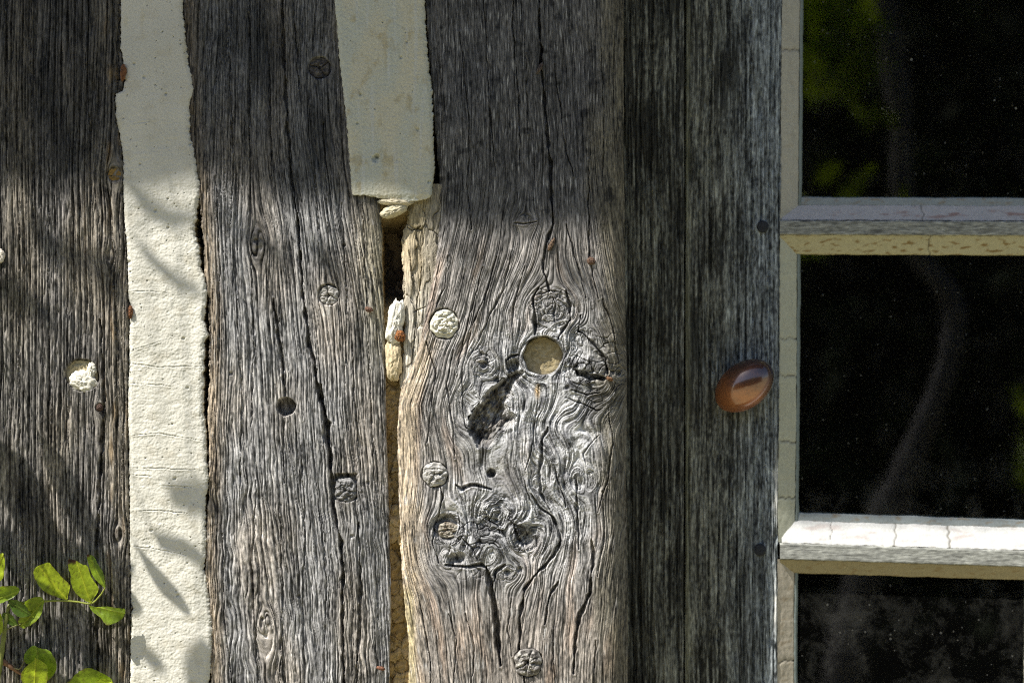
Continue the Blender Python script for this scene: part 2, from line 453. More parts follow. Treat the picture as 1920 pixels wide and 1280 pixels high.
# ------------------------------------------------------------------ left post
def relief1(X, Y):
    u, v = X + 6 * N(Y / 500, 0.2, 40) , Y
    for kx, ky, r in ((215, 327, 12), (187, 764, 7), (206, 480, 8), (222, 1000, 9)):
        dx, dy = X - kx, Y - ky; q = dx * dx + dy * dy * 0.25 + r * r
        u = u - r * r * dx / q * 1.6
    q, h, g = grain(u, v, 11, 0.6)
    # straight deep furrows of this post
    f = N(q / 7.5, v / 900, 60)
    h = h * 1.0 + 1.7 * np.clip(f, -0.5, 0.25) - 8 * furrows(q, v, 11.5, 63, 2.9) - 4 * furrows(q, v, 6.3, 64, 1.7)
    h += 3 * N(X / 60, Y / 200, 61)
    e = sst(150, 225, X)
    h += e * 2.5 * fbm(q / 12, v / 60, 62)
    for p, wd, dp in (([(187, 600), (193, 700), (194, 760), (190, 850), (184, 960), (180, 1060), (182, 1290), (182, 1400)], 4.5, 16),
                      ([(207, 330), (210, 420), (214, 540), (216, 640)], 3, 10), ([(60, -100), (58, 200), (62, 420)], 2.5, 7),
                      ([(92, 300), (90, 600), (96, 820)], 2.5, 8), ([(36, 420), (34, 760), (40, 1040), (37, 1290)], 3, 9),
                      ([(128, 760), (131, 980), (126, 1200)], 2.5, 8), ([(160, 100), (168, 260), (172, 400)], 2.5, 8),
                      ([(222, 20), (219, 90), (224, 150)], 3, 8), ([(10, -50), (12, 350)], 2.5, 7), ([(150, 1060), (148, 1290)], 2.5, 8),
                      ([(70, 1040), (74, 1290)], 3, 9)):
        crack(h, X, Y, p, wd, dp, wd)
    bowl(h, X, Y, 153, 703, 31, 14, 1)
    bowl(h, X, Y, 187, 764, 8, 16, 2)
    bowl(h, X, Y, 215, 327, 14, 5, 3)
    st = streak(q, v, 70)
    base = mixc((0.15, 0.14, 0.13), (0.21, 0.185, 0.15), sst(-0.2, 0.6, N(X / 70, Y / 260, 71) + sst(150, 225, X) * 0.7))
    lum = np.clip(1 + 1.3 * st, 0.12, 2.8)
    pale = sst(0.35, 0.75, N(q / 2.6, v / 30, 73) + 0.3 * N(q / 20, v / 90, 74))
    col = base * lum[..., None]; col = mixc(col, (0.46, 0.43, 0.38), pale * 0.6)
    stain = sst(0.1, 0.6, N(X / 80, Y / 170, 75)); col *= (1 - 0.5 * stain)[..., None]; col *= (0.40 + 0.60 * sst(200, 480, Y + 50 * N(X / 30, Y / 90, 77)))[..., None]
    och = sst(0.3, 0.8, N(q / 14, v / 70, 76)) * sst(170, 215, X); col = mixc(col, (0.30, 0.20, 0.09), och * 0.5)
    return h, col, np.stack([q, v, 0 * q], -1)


post1 = thing('timber_post', 'dark deeply furrowed oak post at the far left, behind the green vine', 'timber post', P(100, 1440, 30))
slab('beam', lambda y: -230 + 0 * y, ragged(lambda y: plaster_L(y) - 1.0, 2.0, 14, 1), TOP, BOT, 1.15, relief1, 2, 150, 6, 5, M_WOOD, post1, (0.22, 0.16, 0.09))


# ------------------------------------------------------------------ middle post
def relief2(X, Y):
    l = post2_L(Y)
    u = X + 10 * N(Y / 380, 0.2, 80) + 0.05 * (Y - 500) * 0
    lean = np.interp(Y, [-200, 100, 400, 700, 1000, 1300, 1500], [30, 25, 5, -28, -50, -60, -60]) * sst(395, 560, X)
    u = u + lean
    v = Y.copy()
    for kx, ky, r, k in ((483, 457, 13, 2.0), (495, 1167, 8, 2.0), (505, 1180, 6, 1), (616, 552, 16, 0.8), (648, 917, 16, 0.8), (420, 1175, 10, 1.0), (700, 1240, 8, 1.0)):
        dx, dy = X - kx, Y - ky; q = dx * dx + dy * dy * 0.2 + r * r
        u = u - k * r * r * dx / q
    wavy = sst(640, 1000, Y)
    u = u + wavy * (3.0 * N(X / 40, Y / 55, 83) + 1.2 * N(X / 14, Y / 26, 84))
    q, h, g = grain(u, v, 21, 1.0)
    h = h - 4.5 * furrows(q, v, 15, 97, 2.3) - 3.0 * furrows(q, v, 6.8, 98, 1.7)
    h += 4 * N(X / 90, Y / 260, 86)
    h += 1.2 * fbm(q / 10, v / 35, 87) * (0.5 + wavy)
    # sloping wane on the right side, under the plaster
    h -= 3 * sst(655, 715, X) + 6 * sst(695, 722, X)
    h -= 3 * (1 - sst(0, 20, X - l)) * (1 + 0.8 * fbm(X / 9, Y / 30, 88))
    for p, wd, dp in (([(524, -150), (529, 0), (532, 100), (538, 230), (548, 340), (560, 430)], 3.9, 14),
                      ([(556, 400), (560, 430), (567, 550), (580, 640), (600, 740), (614, 800), (620, 880), (625, 950), (636, 1000), (643, 1060), (641, 1150), (645, 1290)], 5.0, 24),
                      ([(600, 720), (611, 790), (619, 880)], 8, 26),
                      ([(513, 560), (520, 620), (530, 690), (534, 750)], 4.5, 18), ([(534, 775), (530, 830), (533, 905)], 3.5, 12),
                      ([(548, 0), (556, 90), (562, 190)], 3, 10), ([(606, 230), (612, 360), (618, 470)], 3, 9), ([(430, 100), (437, 300), (433, 420)], 3, 9),
                      ([(470, 470), (476, 640), (470, 800)], 3, 9), ([(445, 560), (452, 760), (448, 980)], 3, 9), ([(565, 830), (572, 1000), (566, 1150)], 3, 9),
                      ([(600, 960), (612, 1090), (606, 1290)], 3, 9), ([(672, 980), (676, 1100), (668, 1290)], 4, 13), ([(690, 640), (698, 830), (704, 950)], 3, 8),
                      ([(660, 640), (664, 740), (672, 860)], 3, 8), ([(480, 900), (472, 1080), (484, 1290)], 3.5, 10), ([(525, 950), (530, 1120), (524, 1290)], 3, 9),
                      ([(417, 1000), (420, 1160), (436, 1290)], 3, 9), ([(680, 380), (684, 500), (690, 600)], 2.5, 8), ([(640, 380), (645, 480), (650, 560)], 2.5, 8),
                      ([(405, 330), (412, 520), (408, 700)], 3, 9), ([(590, 330), (597, 430), (600, 520)], 2.5, 8), ([(505, 120), (509, 330)], 2.5, 8),
                      ([(463, -100), (470, 140), (466, 300)], 3, 9), ([(645, 480), (650, 600), (646, 720)], 2.5, 8)):
        crack(h, X, Y, p, wd, dp, wd + dp * 0.3, 0.5)
    bowl(h, X, Y, 599, 127, 21, 10, 4); bowl(h, X, Y, 616, 552, 20, 9, 5); bowl(h, X, Y, 536, 762, 17, 34, 6)
    m = np.maximum(np.abs(X - 648 + 2 * N(Y / 9, 0.3, 71)) - 20, np.abs(Y - 914 + 3 * N(X / 9, 0.6, 72)) - 26 + 0.012 * (X - 648) ** 2 * (Y > 914)); h -= 14 * (1 - sst(-2, 2, m))
    rr = np.hypot(X - 483, (Y - 457)); h += 1.6 * np.sin(rr / 2.4) * np.exp(-(rr / 14) ** 2)
    bowl(h, X, Y, 480, 452, 4, 8, 7, 2.5)
    for bx, by in ((433, 700), (690, 905), (492, 1160), (498, 1192), (660, 1005), (560, 1118), (645, 460)):
        bowl(h, X, Y, bx, by, 3, 5, 8, 2)
    st = streak(q, v, 90)
    base = mixc((0.25, 0.246, 0.243), (0.275, 0.25, 0.222), sst(-0.3, 0.5, N(X / 80, Y / 240, 91)))
    base = mixc(base, (0.33, 0.29, 0.19), sst(650, 712, X) * sst(330, 420, Y) * (1 - sst(560, 760, Y)) * 0.7)
    base = mixc(base, (0.28, 0.22, 0.15), (1 - sst(8, 40, X - l)) * 0.8)
    lum = np.clip(1 + 1.15 * st, 0.14, 2.5)
    pale = sst(0.3, 0.8, N(q / 2.4, v / 28, 93) + 0.25 * N(q / 18, v / 90, 94))
    col = base * lum[..., None]; col = mixc(col, (0.56, 0.54, 0.50), pale * 0.6)
    stain = sst(0.05, 0.6, N(X / 70, Y / 190, 95)) * (1 - sst(330, 620, Y) * 0.75)
    col *= (1 + 0.28 * fbm(X / 60, Y / 130, 98, 2) + 0.18 * N(X / 22, Y / 60, 99))[..., None]
    col *= (1 - 0.55 * stain)[..., None]
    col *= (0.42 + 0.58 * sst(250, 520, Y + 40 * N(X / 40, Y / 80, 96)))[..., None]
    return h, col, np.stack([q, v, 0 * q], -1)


post2 = thing('timber_post', 'grey weathered oak post with long split, between the cream plaster strip and the ochre gap', 'timber post', P(560, 1440, 30))
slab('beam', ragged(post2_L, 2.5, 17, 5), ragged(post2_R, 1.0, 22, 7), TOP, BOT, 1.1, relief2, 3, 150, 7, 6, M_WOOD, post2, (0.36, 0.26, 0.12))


# ------------------------------------------------------------------ knotted post
CAV = [(940, 712), (952, 700), (968, 694), (984, 697), (978, 708), (964, 722), (961, 742), (950, 755), (953, 768), (966, 778), (970, 790), (962, 800), (944, 806), (934, 812), (930, 830), (916, 840), (904, 836), (898, 842), (888, 828), (877, 806), (879, 786), (888, 768), (903, 752), (910, 735), (924, 724)]
BUMPS = [(1035, 582, 42, 1), (1018, 668, 46, 0), (905, 682, 26, 1), (925, 770, 40, 0), (1105, 690, 46, 0), (840, 992, 32, 1), (932, 965, 34, 1),
         (985, 1012, 30, 0), (950, 1072, 17, 1), (905, 1040, 24, 0), (848, 1048, 22, 0), (1095, 900, 24, 0), (1160, 700, 20, 1), (1100, 632, 20, 0), (884, 745, 15, 0), (985, 415, 14, 0), (1010, 905, 14, 0)]


def relief3(X, Y):
    l = np.interp(Y, [-200, 330, 420, 560, 700, 760, 1300, 1500], [797, 822, 822, 803, 770, 748, 765, 765]); r = post3_R(Y)
    u = (X - l) / (r - l) * 400
    v = Y.copy()
    burl = (np.exp(-((X - 1040) / 120) ** 2 - ((Y - 690) / 120) ** 2) + np.exp(-((X - 915) / 105) ** 2 - ((Y - 995) / 85) ** 2)
            + 0.8 * np.exp(-((X - 1060) / 95) ** 2 - ((Y - 890) / 150) ** 2) + 0.7 * np.exp(-((X - 910) / 60) ** 2 - ((Y - 780) / 130) ** 2))
    burl = np.clip(burl, 0, 1)
    ring = np.zeros(X.shape); rin = np.zeros(X.shape)
    for kx, ky, rad, isk in BUMPS:
        dx, dy = X - kx, Y - ky; q = dx * dx + dy * dy
        k = rad * rad / np.maximum(q, rad * rad * 0.55)
        u = u - k * dx * 1.0; v = v + k * dy * 0.8
        if isk:
            d = np.sqrt(q) * (1 + 0.30 * N(dx / 15, dy / 15, kx)) + 2.2 * N(dx / 6, dy / 6, kx)
            m = 1 - sst(rad * 0.74, rad * 0.9, d)
            rin = np.maximum(rin, m); ring = np.where(m > 0, d * 2.1 + kx, ring)
    wx = 34 * N(X / 66, Y / 92, 101) + 4.5 * N(X / 27, Y / 42, 102)
    u = u + burl * wx * 0.9 + (1 - burl) * 3 * N(X / 60, Y / 120, 103)
    v = v + burl * 22 * N(X / 55, Y / 50, 104)
    ub = np.where(rin > 0.5, ring, u)
    vs = v * (1 + 0 * burl)
    q, h, g = grain(ub, vs, 31, 1.0)
    q2, h2, g2 = grain(ub * 1.1, vs * 1.1, 33, 0.5)
    amp = 0.62 + 0.5 * burl
    lower = sst(1080, 1180, Y)
    h = (h * (1 - 0.5 * burl) + h2 * (0.25 + 0.55 * burl)) * amp * (1 - 0.3 * lower)
    h += burl * (0.7 * N(X / 3.1, Y / 3.6, 116) + 0.8 * N(X / 6, Y / 6.5, 117) * sst(-0.2, 0.3, N(X / 35, Y / 35, 119)))
    h -= (1 - burl) * 2.6 * furrows(q, v, 17, 118, 2.0)
    h += burl * (12 * fbm(X / 60, Y / 66, 105, 2) + 3.0 * N(ub / 16, vs / 60, 106) + 2.2 * N(ub / 8, vs / 70, 107))
    rg = 1 - np.abs(N(ub / 17, vs / 85, 108)) * 2
    h = h * (1 - 0.55 * burl * sst(0.0, 0.5, N(X / 26, Y / 30, 162)))
    h += burl * 1.8 * np.clip(rg, -0.4, 1) + burl * 2.2 * fbm(X / 11, Y / 12, 163, 3) * sst(-0.1, 0.4, N(X / 30, Y / 26, 164))
    h += 5 * N(X / 130, Y / 260, 109)
    # cracked islands in the knots
    f1, f2, cv = worley((X + 6 * N(X / 16, Y / 16, 110)) / 21, (Y + 6 * N(X / 16, Y / 16, 111)) / 17)
    kb = np.clip(np.exp(-((X - 925) / 72) ** 2 - ((Y - 1012) / 52) ** 2) * 1.5 + np.exp(-((X - 1118) / 50) ** 2 - ((Y - 690) / 60) ** 2) * 1.4
                 + np.exp(-((X - 1037) / 30) ** 2 - ((Y - 590) / 32) ** 2) * 1.3 + np.exp(-((X - 905) / 24) ** 2 - ((Y - 680) / 30) ** 2), 0, 1) * sst(0.25, 0.6, 0.5 + N(X / 40, Y / 40, 112))
    h += kb * ((cv - 0.5) * 6 - 6 * np.exp(-((f2 - f1) / 0.07) ** 2))
    # worn shoulders around the top (eroded arris) and the roll of the right side
    h -= 16 * sst(0, 1, (X - 1105) / 80) ** 2 + 14 * sst(0, 1, (X - 1140) / 40) ** 2
    band = 1 - sst(4, 17, X - l)
    h -= 9 * band * (1 - sst(520, 640, Y))
    h -= 5 * (1 - sst(0, 60, X - l)) * sst(620, 720, Y)
    cr = [([(1008, -150), (1011, 0), (1015, 120), (1027, 250), (1033, 330), (1037, 420), (1022, 462), (1019, 510), (1030, 545)], 3.75, 15),
          ([(962, -120), (962, 60), (973, 190), (975, 300)], 3, 10), ([(1040, 120), (1060, 280), (1075, 330)], 2.5, 8), ([(1062, 420), (1075, 470), (1090, 520), (1098, 560)], 3, 9),
          ([(1104, 300), (1103, 400), (1106, 480), (1112, 520), (1124, 560)], 3.2, 10), ([(862, 60), (880, 230), (876, 360), (884, 430)], 2.5, 7),
          ([(905, -50), (915, 160), (928, 330)], 2.5, 7), ([(1128, 90), (1133, 260), (1128, 340)], 2.5, 7), ([(985, 100), (990, 250)], 2.5, 7),
          ([(964, 418), (985, 420), (1008, 416)], 3, 7),
          ([(1010, 540), (1000, 556), (1001, 590), (1005, 612), (1003, 628)], 4.0, 14), ([(1062, 545), (1070, 570), (1068, 600), (1055, 618), (1047, 636)], 4.5, 15),
          ([(1035, 556), (1042, 570), (1037, 588), (1042, 606)], 3.5, 9), ([(1012, 552), (1030, 546), (1055, 548)], 3, 8),
          ([(1088, 590), (1085, 620), (1102, 632), (1120, 650), (1135, 672), (1140, 700)], 4, 13),
          ([(960, 700), (950, 690), (948, 676), (958, 668), (972, 664)], 4, 13),
          ([(1010, 722), (1006, 760), (1002, 800), (995, 850), (985, 880)], 3.2, 11), ([(1028, 800), (1018, 822), (1016, 850), (1012, 885), (1014, 925), (1030, 955)], 4.4, 15),
          ([(1060, 745), (1090, 755), (1118, 770), (1130, 765)], 3, 9), ([(1070, 730), (1100, 740), (1125, 735)], 3, 9),
          ([(1100, 870), (1092, 850), (1104, 835), (1125, 815)], 3, 9), ([(1040, 870), (1046, 900), (1060, 935), (1060, 950)], 3.6, 12), ([(1080, 900), (1082, 950), (1086, 1030)], 4, 13),
          ([(994, 925), (1012, 952), (1036, 968), (1048, 990), (1051, 1015), (1040, 1040), (1012, 1068), (985, 1104), (977, 1140), (973, 1212), (984, 1290)], 4.6, 17),
          ([(985, 900), (993, 935), (1006, 965)], 3, 9),
          ([(912, 1062), (918, 1085), (924, 1120), (931, 1170), (938, 1246)], 8, 26), ([(835, 1060), (870, 1062), (900, 1058), (914, 1066)], 4.5, 14),
          ([(1110, 1010), (1112, 1060), (1106, 1110), (1088, 1150), (1078, 1200), (1076, 1262)], 5, 16), ([(948, 1058), (930, 1070), (924, 1100)], 4, 12),
          ([(1047, 1090), (1030, 1120), (1022, 1170)], 4, 12), ([(787, 1140), (798, 1185), (806, 1230), (806, 1300)], 3, 10), ([(842, 1150), (856, 1200), (852, 1290)], 3, 8),
          ([(872, 1150), (890, 1210), (884, 1290)], 3, 8), ([(1038, 1180), (1036, 1240), (1042, 1290)], 3, 8), ([(1118, 1200), (1112, 1290)], 3, 8), ([(958, 1120), (953, 1180), (960, 1230)], 2.5, 7),
          ([(855, 908), (866, 916), (884, 908), (920, 916)], 5, 15), ([(868, 1010), (885, 1030), (898, 1052)], 3.5, 11), ([(925, 960), (918, 975), (935, 985), (938, 1000)], 3.5, 10),
          ([(965, 990), (970, 1010), (985, 1030)], 4, 13), ([(823, 900), (830, 930), (824, 960), (815, 985), (812, 1020), (822, 1055)], 3.6, 12), ([(858, 960), (864, 985), (858, 1004)], 3, 9),
          ([(800, 640), (818, 700), (808, 760), (800, 830)], 3, 9), ([(850, 655), (836, 720), (850, 800), (853, 860)], 2.8, 8), ([(905, 500), (890, 560), (868, 640), (858, 700)], 3.5, 10),
          ([(960, 470), (945, 540), (905, 620), (885, 660)], 3.5, 10), ([(930, 480), (915, 540), (885, 610), (868, 680), (866, 740), (872, 800)], 3, 9), ([(985, 500), (965, 570), (955, 640)], 3, 9),
          ([(1130, 560), (1150, 620), (1160, 680)], 3, 9), ([(840, 480), (834, 540), (818, 575)], 3, 9), ([(1140, 760), (1150, 830), (1140, 900), (1120, 960)], 3, 9), ([(1130, 920), (1135, 1000), (1120, 1080)], 3, 8)]
    for i, (p, wd, dp) in enumerate(cr):
        crack(h, X, Y, p, wd, dp, i * 1.7, 1.0)
    # hollow with an uneven floor
    m = inpoly(X + 5 * N(X / 11, Y / 11, 120) + 2 * N(X / 4, Y / 4, 126), Y + 5 * N(X / 11, Y / 11, 121), CAV)
    dc, _ = seg_dist(X, Y, CAV + CAV[:1])
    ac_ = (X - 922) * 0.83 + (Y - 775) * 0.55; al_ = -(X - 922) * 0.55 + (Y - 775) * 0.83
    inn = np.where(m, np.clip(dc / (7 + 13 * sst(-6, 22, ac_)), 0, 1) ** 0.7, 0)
    h -= inn * (20 + 20 * fbm(ac_ / 13, al_ / 34, 122, 4) + 9 * np.abs(N(ac_ / 7, al_ / 16, 123)) + 8 * sst(10, 50, al_))
    h += (~m) * 2.5 * np.exp(-(dc / 6) ** 2) 
    slit = [(1074, 688), (1084, 694), (1096, 692), (1108, 700), (1122, 700), (1140, 708), (1132, 716), (1120, 712), (1108, 716), (1094, 708), (1082, 706)]
    m2 = inpoly(X + 3 * N(X / 6, Y / 6, 124), Y + 3 * N(X / 6, Y / 6, 125), slit); d2, _ = seg_dist(X, Y, slit + slit[:1])
    h -= np.where(m2, np.clip(d2 / 3, 0, 1) * 24, 0)
    for bx, by, br, bd, sh in ((1018, 667, 37, 34, 2.0), (962, 686, 11, 18, 4), (921, 887, 8, 22, 2), (836, 990, 24, 10, 4), (828, 980, 13, 10, 5), (986, 1012, 12, 16, 5), (850, 1050, 10, 12, 5), (862, 1046, 9, 12, 4),
                               (907, 684, 6, 9, 3), (903, 664, 4, 6, 3), (951, 1072, 5, 8, 3), (930, 975, 4, 6, 2), (975, 1068, 5, 6, 3), (985, 668, 6, 10, 3), (932, 712, 5, 8, 4), (1160, 700, 5, 6, 3), (1064, 726, 4, 6, 2),
                               (815, 890, 25, 7, 1.5), (990, 1241, 27, 8, 1.5), (832, 607, 29, 10, 2)):
        bowl(h, X, Y, bx, by, br, bd, bx, sh)
    # colours
    st = streak(q, vs, 130); st2 = streak(q2, vs * 1.2, 134)
    lum = np.clip(1 + 1.1 * (st * (1 - 0.4 * burl) + st2 * 0.8 * burl), 0.13, 2.4)
    base = mixc((0.25, 0.23, 0.212), (0.38, 0.38, 0.38), np.clip(burl * 1.25, 0, 1))
    base = mixc(base, (0.25, 0.222, 0.195), lower * (1 - burl) * 0.8)
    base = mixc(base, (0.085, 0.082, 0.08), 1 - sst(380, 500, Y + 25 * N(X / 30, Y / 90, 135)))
    redd = sst(0.1, 0.6, N(q / 30, vs / 160, 136)) * (1 - burl) * sst(430, 520, Y); base = mixc(base, (0.32, 0.22, 0.15), redd * 0.45)
    tan = (1 - sst(10, 50, X - l + 14 * N(X / 30, Y / 110, 137))) * sst(590, 700, Y) * (1 - 0.45 * sst(1120, 1200, Y))
    base = mixc(base, (0.47, 0.385, 0.28), np.clip(tan, 0, 1))
    base = mixc(base, (0.50, 0.42, 0.24), (1 - sst(8, 22, X - l)) * sst(1090, 1120, Y) * 0.8)
    olive = sst(1085, 1150, X + 30 * N(X / 40, Y / 120, 138)); base = mixc(base, (0.13, 0.115, 0.08), olive * 0.8)
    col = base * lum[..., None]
    pale = sst(0.30, 0.85, N(q / 2.6, vs / 30, 139) + 0.35 * burl * N(X / 12, Y / 16, 140) + 0.2 * N(X / 60, Y / 60, 141))
    col = mixc(col, (0.58, 0.57, 0.55), pale * (0.55 + 0.2 * burl) * (1 - 0.6 * olive))
    blk = sst(0.25, 0.62, fbm(X / 34, Y / 30, 142) + 0.25 * N(q / 6, vs / 30, 143)) * (0.35 + 0.65 * np.clip(burl + (1 - sst(350, 470, Y)), 0, 1))
    col *= (1 - 0.80 * blk * (1 - np.clip(tan, 0, 1)))[..., None]
    ch = sst(-0.02, 0.3, fbm(ub / 17, vs / 58, 148, 3) + 0.35 * N(X / 30, Y / 30, 150)) * burl; col = mixc(col, col * np.array((0.2, 0.2, 0.22)), ch * 0.8)
    lb = np.exp(-((X - 925) / 85) ** 2 - ((Y - 1005) / 62) ** 2) + 0.7 * np.exp(-((X - 1115) / 45) ** 2 - ((Y - 700) / 60) ** 2) + 0.6 * np.exp(-((X - 1038) / 32) ** 2 - ((Y - 588) / 34) ** 2)
    col *= (1 - 0.5 * np.clip(lb, 0, 1) * sst(-0.35, 0.35, fbm(X / 22, Y / 20, 160)))[..., None]
    col *= (1 + 0.3 * fbm(X / 70, Y / 110, 161, 2))[..., None]
    sv = sst(0.15, 0.5, fbm(ub / 9, vs / 40, 149, 3)) * burl; col = mixc(col, (0.66, 0.66, 0.66), sv * 0.7)
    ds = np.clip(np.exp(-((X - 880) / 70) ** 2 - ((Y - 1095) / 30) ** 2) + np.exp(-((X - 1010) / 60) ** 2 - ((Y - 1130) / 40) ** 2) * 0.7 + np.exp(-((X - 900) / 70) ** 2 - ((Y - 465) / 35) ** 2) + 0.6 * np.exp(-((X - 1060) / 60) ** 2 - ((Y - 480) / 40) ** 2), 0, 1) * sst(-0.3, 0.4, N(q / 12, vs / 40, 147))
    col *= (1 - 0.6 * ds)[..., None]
    spk = sst(0.35, 0.7, N(X / 3.2, Y / 5.0, 144)) * sst(-0.1, 0.4, N(X / 50, Y / 40, 145)) * np.clip(lower + 0.4, 0, 1)
    col *= (1 - 0.55 * spk)[..., None]
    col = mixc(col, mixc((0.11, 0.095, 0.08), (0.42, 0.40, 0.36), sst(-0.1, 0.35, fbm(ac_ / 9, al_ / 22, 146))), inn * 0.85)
    yel = (1 - sst(0, 9, np.hypot(X - 1008, (Y - 735) * 0.45))); col = mixc(col, (0.5, 0.3, 0.06), yel * 0.7)
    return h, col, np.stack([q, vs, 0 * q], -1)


post3 = thing('timber_post', 'knotted oak post full of burls and hollows, nearest the door', 'timber post', P(960, 1440, 30))
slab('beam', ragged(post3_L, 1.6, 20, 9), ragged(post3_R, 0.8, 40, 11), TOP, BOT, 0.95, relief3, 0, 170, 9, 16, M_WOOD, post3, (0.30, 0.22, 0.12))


# sapwood ledge left of the knotted post
def relief_sap(X, Y):
    u = X - pl([(765, 380), (752, 450), (757, 560), (752, 690), (750, 720)])(Y)
    q, h, g = grain(u * 1.3, Y, 41, 1.2)
    f1, f2, cv = worley((X + 5 * N(X / 9, Y / 30, 151)) / 21, (Y + 20 * N(X / 20, Y / 25, 152)) / 105)
    h = h * 0.35 + (cv - 0.5) * 6 - 4 * np.exp(-((f2 - f1) / 0.03) ** 2) + 3 * fbm(X / 14, Y / 50, 153)
    h += -8 * (1 - sst(0, 16, u)) 
    for p, wd, dp in (([(790, 500), (783, 560), (779, 620), (771, 680)], 3, 10), ([(768, 470), (774, 540)], 3, 9), ([(762, 425), (774, 432), (790, 425)], 3, 9), ([(775, 585), (800, 575)], 3, 9)):
        crack(h, X, Y, p, wd, dp, wd)
    st = streak(q, Y, 155)
    base = mixc((0.48, 0.40, 0.27), (0.52, 0.48, 0.40), sst(480, 600, Y)); base = mixc(base, (0.30, 0.25, 0.15), 1 - sst(400, 500, Y + 20 * N(X / 15, Y / 30, 156)))
    base = mixc(base, (0.28, 0.26, 0.22), sst(0.4, 1.0, (u - 18) / 30) * (1 - sst(600, 680, Y)) * 0.6)
    return h, base * np.clip(1 + 0.5 * st, 0.4, 1.8)[..., None], np.stack([q, Y, 0 * q], -1)


slab('sapwood', ragged(pl([(768, 340), (765, 400), (752, 450), (755, 520), (757, 570), (759, 620), (752, 690), (748, 716), (750, 740)]), 2.5, 13, 13),
     lambda y: post3_L(y) + 14, 345, 728, 1.1, relief_sap, 14, 90, 5, 3, M_WOOD, post3, (0.32, 0.25, 0.14))


# ------------------------------------------------------------------ plaster
def pits(h, X, Y, s, dens, dep=4.0, cell=26.0):
    f1, f2, cv = worley((X + s * 100) / cell, Y / (cell * 0.9))
    rr = 0.03 + 0.13 * sst(1 - dens, 1, cv)
    k = (cv > 1 - dens) * (1 - sst(rr * 0.5, rr, f1))
    h -= dep * k
    return k


def relief_pa(X, Y):
    low = sst(-50, 500, Y)
    h = 1.0 * N(X / 5.5, Y / 4.6, 201) + 0.7 * N(X / 3, Y / 2.7, 202) + 0.8 * N(X / 13, Y / 9, 203) * low
    h = h * (0.28 + 0.27 * low) + 2.5 * N(X / 80, Y / 120, 204) + 1.0 * N(X / 25, Y / 20, 205) * low
    h = np.where(h > 0, h * 0.8, h)
    pits(h, X, Y, 1, 0.12, 3); pits(h, X, Y, 5, 0.10, 3, 11.0)
    for i, (p, dp) in enumerate([([(243, 547), (280, 545), (322, 550)], 3), ([(240, 680), (300, 688), (378, 686)], 3), ([(245, 718), (330, 724)], 3), ([(248, 815), (300, 812), (380, 826)], 4),
                                 ([(244, 876), (300, 878), (372, 880)], 5), ([(244, 890), (285, 893)], 3), ([(244, 958), (300, 956), (352, 962)], 4), ([(250, 1023), (300, 1030), (350, 1042)], 4),
                                 ([(300, 910), (360, 912)], 3), ([(245, 232), (280, 228)], 2), ([(250, 655), (300, 640)], 2)]):
        crack(h, X, Y, p, 1.5, dp * 0.55, i * 2.1, 0.5)
    e = np.minimum(X - plaster_L(Y), plaster_R(Y) - X)
    h -= 3 * (1 - sst(0, 9, e)) * (0.6 + 0.8 * np.abs(N(X / 8, Y / 12, 206)))
    base = mixc((0.65, 0.632, 0.555), (0.69, 0.67, 0.59), sst(-0.4, 0.4, N(X / 60, Y / 90, 207)))
    base = base * (0.88 + 0.12 * sst(150, 520, Y))[..., None]
    k = sst(0.05, 0.6, fbm(X / 40, Y / 30, 208)); base = mixc(base, (0.52, 0.48, 0.38), k * 0.5)
    k2 = sst(0.45, 0.9, N(X / 2.6, Y / 2.6, 209)) * (1 - 0.5 * low); base = base * (1 - 0.35 * k2)[..., None]
    yl = sst(0.4, 0.8, N(X / 20, Y / 50, 210)) * (1 - low); base = mixc(base, (0.50, 0.44, 0.28), yl * 0.4)
    return h, base, np.stack([X, Y, 0 * X], -1)


pa = slab('plaster_strip', ragged(plaster_L, 1.5, 9, 15), ragged(plaster_R, 2.2, 8, 17), TOP, BOT, 1.15, relief_pa, 3, 60, 3.5, 4, M_PLASTER, None, (0.42, 0.36, 0.24))
tag(pa, 'long narrow strip of cream plaster with ragged edges between the two left posts', 'plaster')


def relief_pb(X, Y):
    h = 0.9 * N(X / 5, Y / 5, 221) + 0.6 * N(X / 2.8, Y / 2.8, 222) + 1.0 * N(X / 30, Y / 40, 223) + 0.7 * fbm(X / 14, Y / 17, 224)
    h = h * 0.6
    pits(h, X, Y, 2, 0.12, 3)
    bowl(h, X, Y, 704, 298, 6, 6, 2, 2.5); bowl(h, X, Y, 707, 293, 4, 6, 3, 2)
    e = np.minimum(np.minimum(X - pb_L(Y), pb_R(Y) - X), 372 - Y)
    h -= 3 * (1 - sst(0, 8, e)) * (0.6 + 0.9 * np.abs(N(X / 9, Y / 9, 226)))
    base = mixc((0.56, 0.535, 0.42), (0.51, 0.52, 0.445), sst(-0.3, 0.4, N(X / 45, Y / 110, 227)))
    base = mixc(base, (0.40, 0.34, 0.20), sst(0.15, 0.6, fbm(X / 26, Y / 38, 228) + 0.25 * N(X / 60, Y / 90, 229)) * 0.65)
    base = mixc(base, (0.24, 0.22, 0.16), sst(0.35, 0.7, fbm(X / 12, Y / 10, 230)) * sst(0.0, 0.4, N(X / 50, Y / 70, 232)) * 0.55)
    base = mixc(base, (0.55, 0.56, 0.52), sst(0.2, 0.6, N(X / 10, Y / 120, 231)) * 0.6)
    base = base * (1 + 0.10 * N(X / 3, Y / 3, 233))[..., None]
    return h, base, np.stack([X, Y, 0 * X], -1)


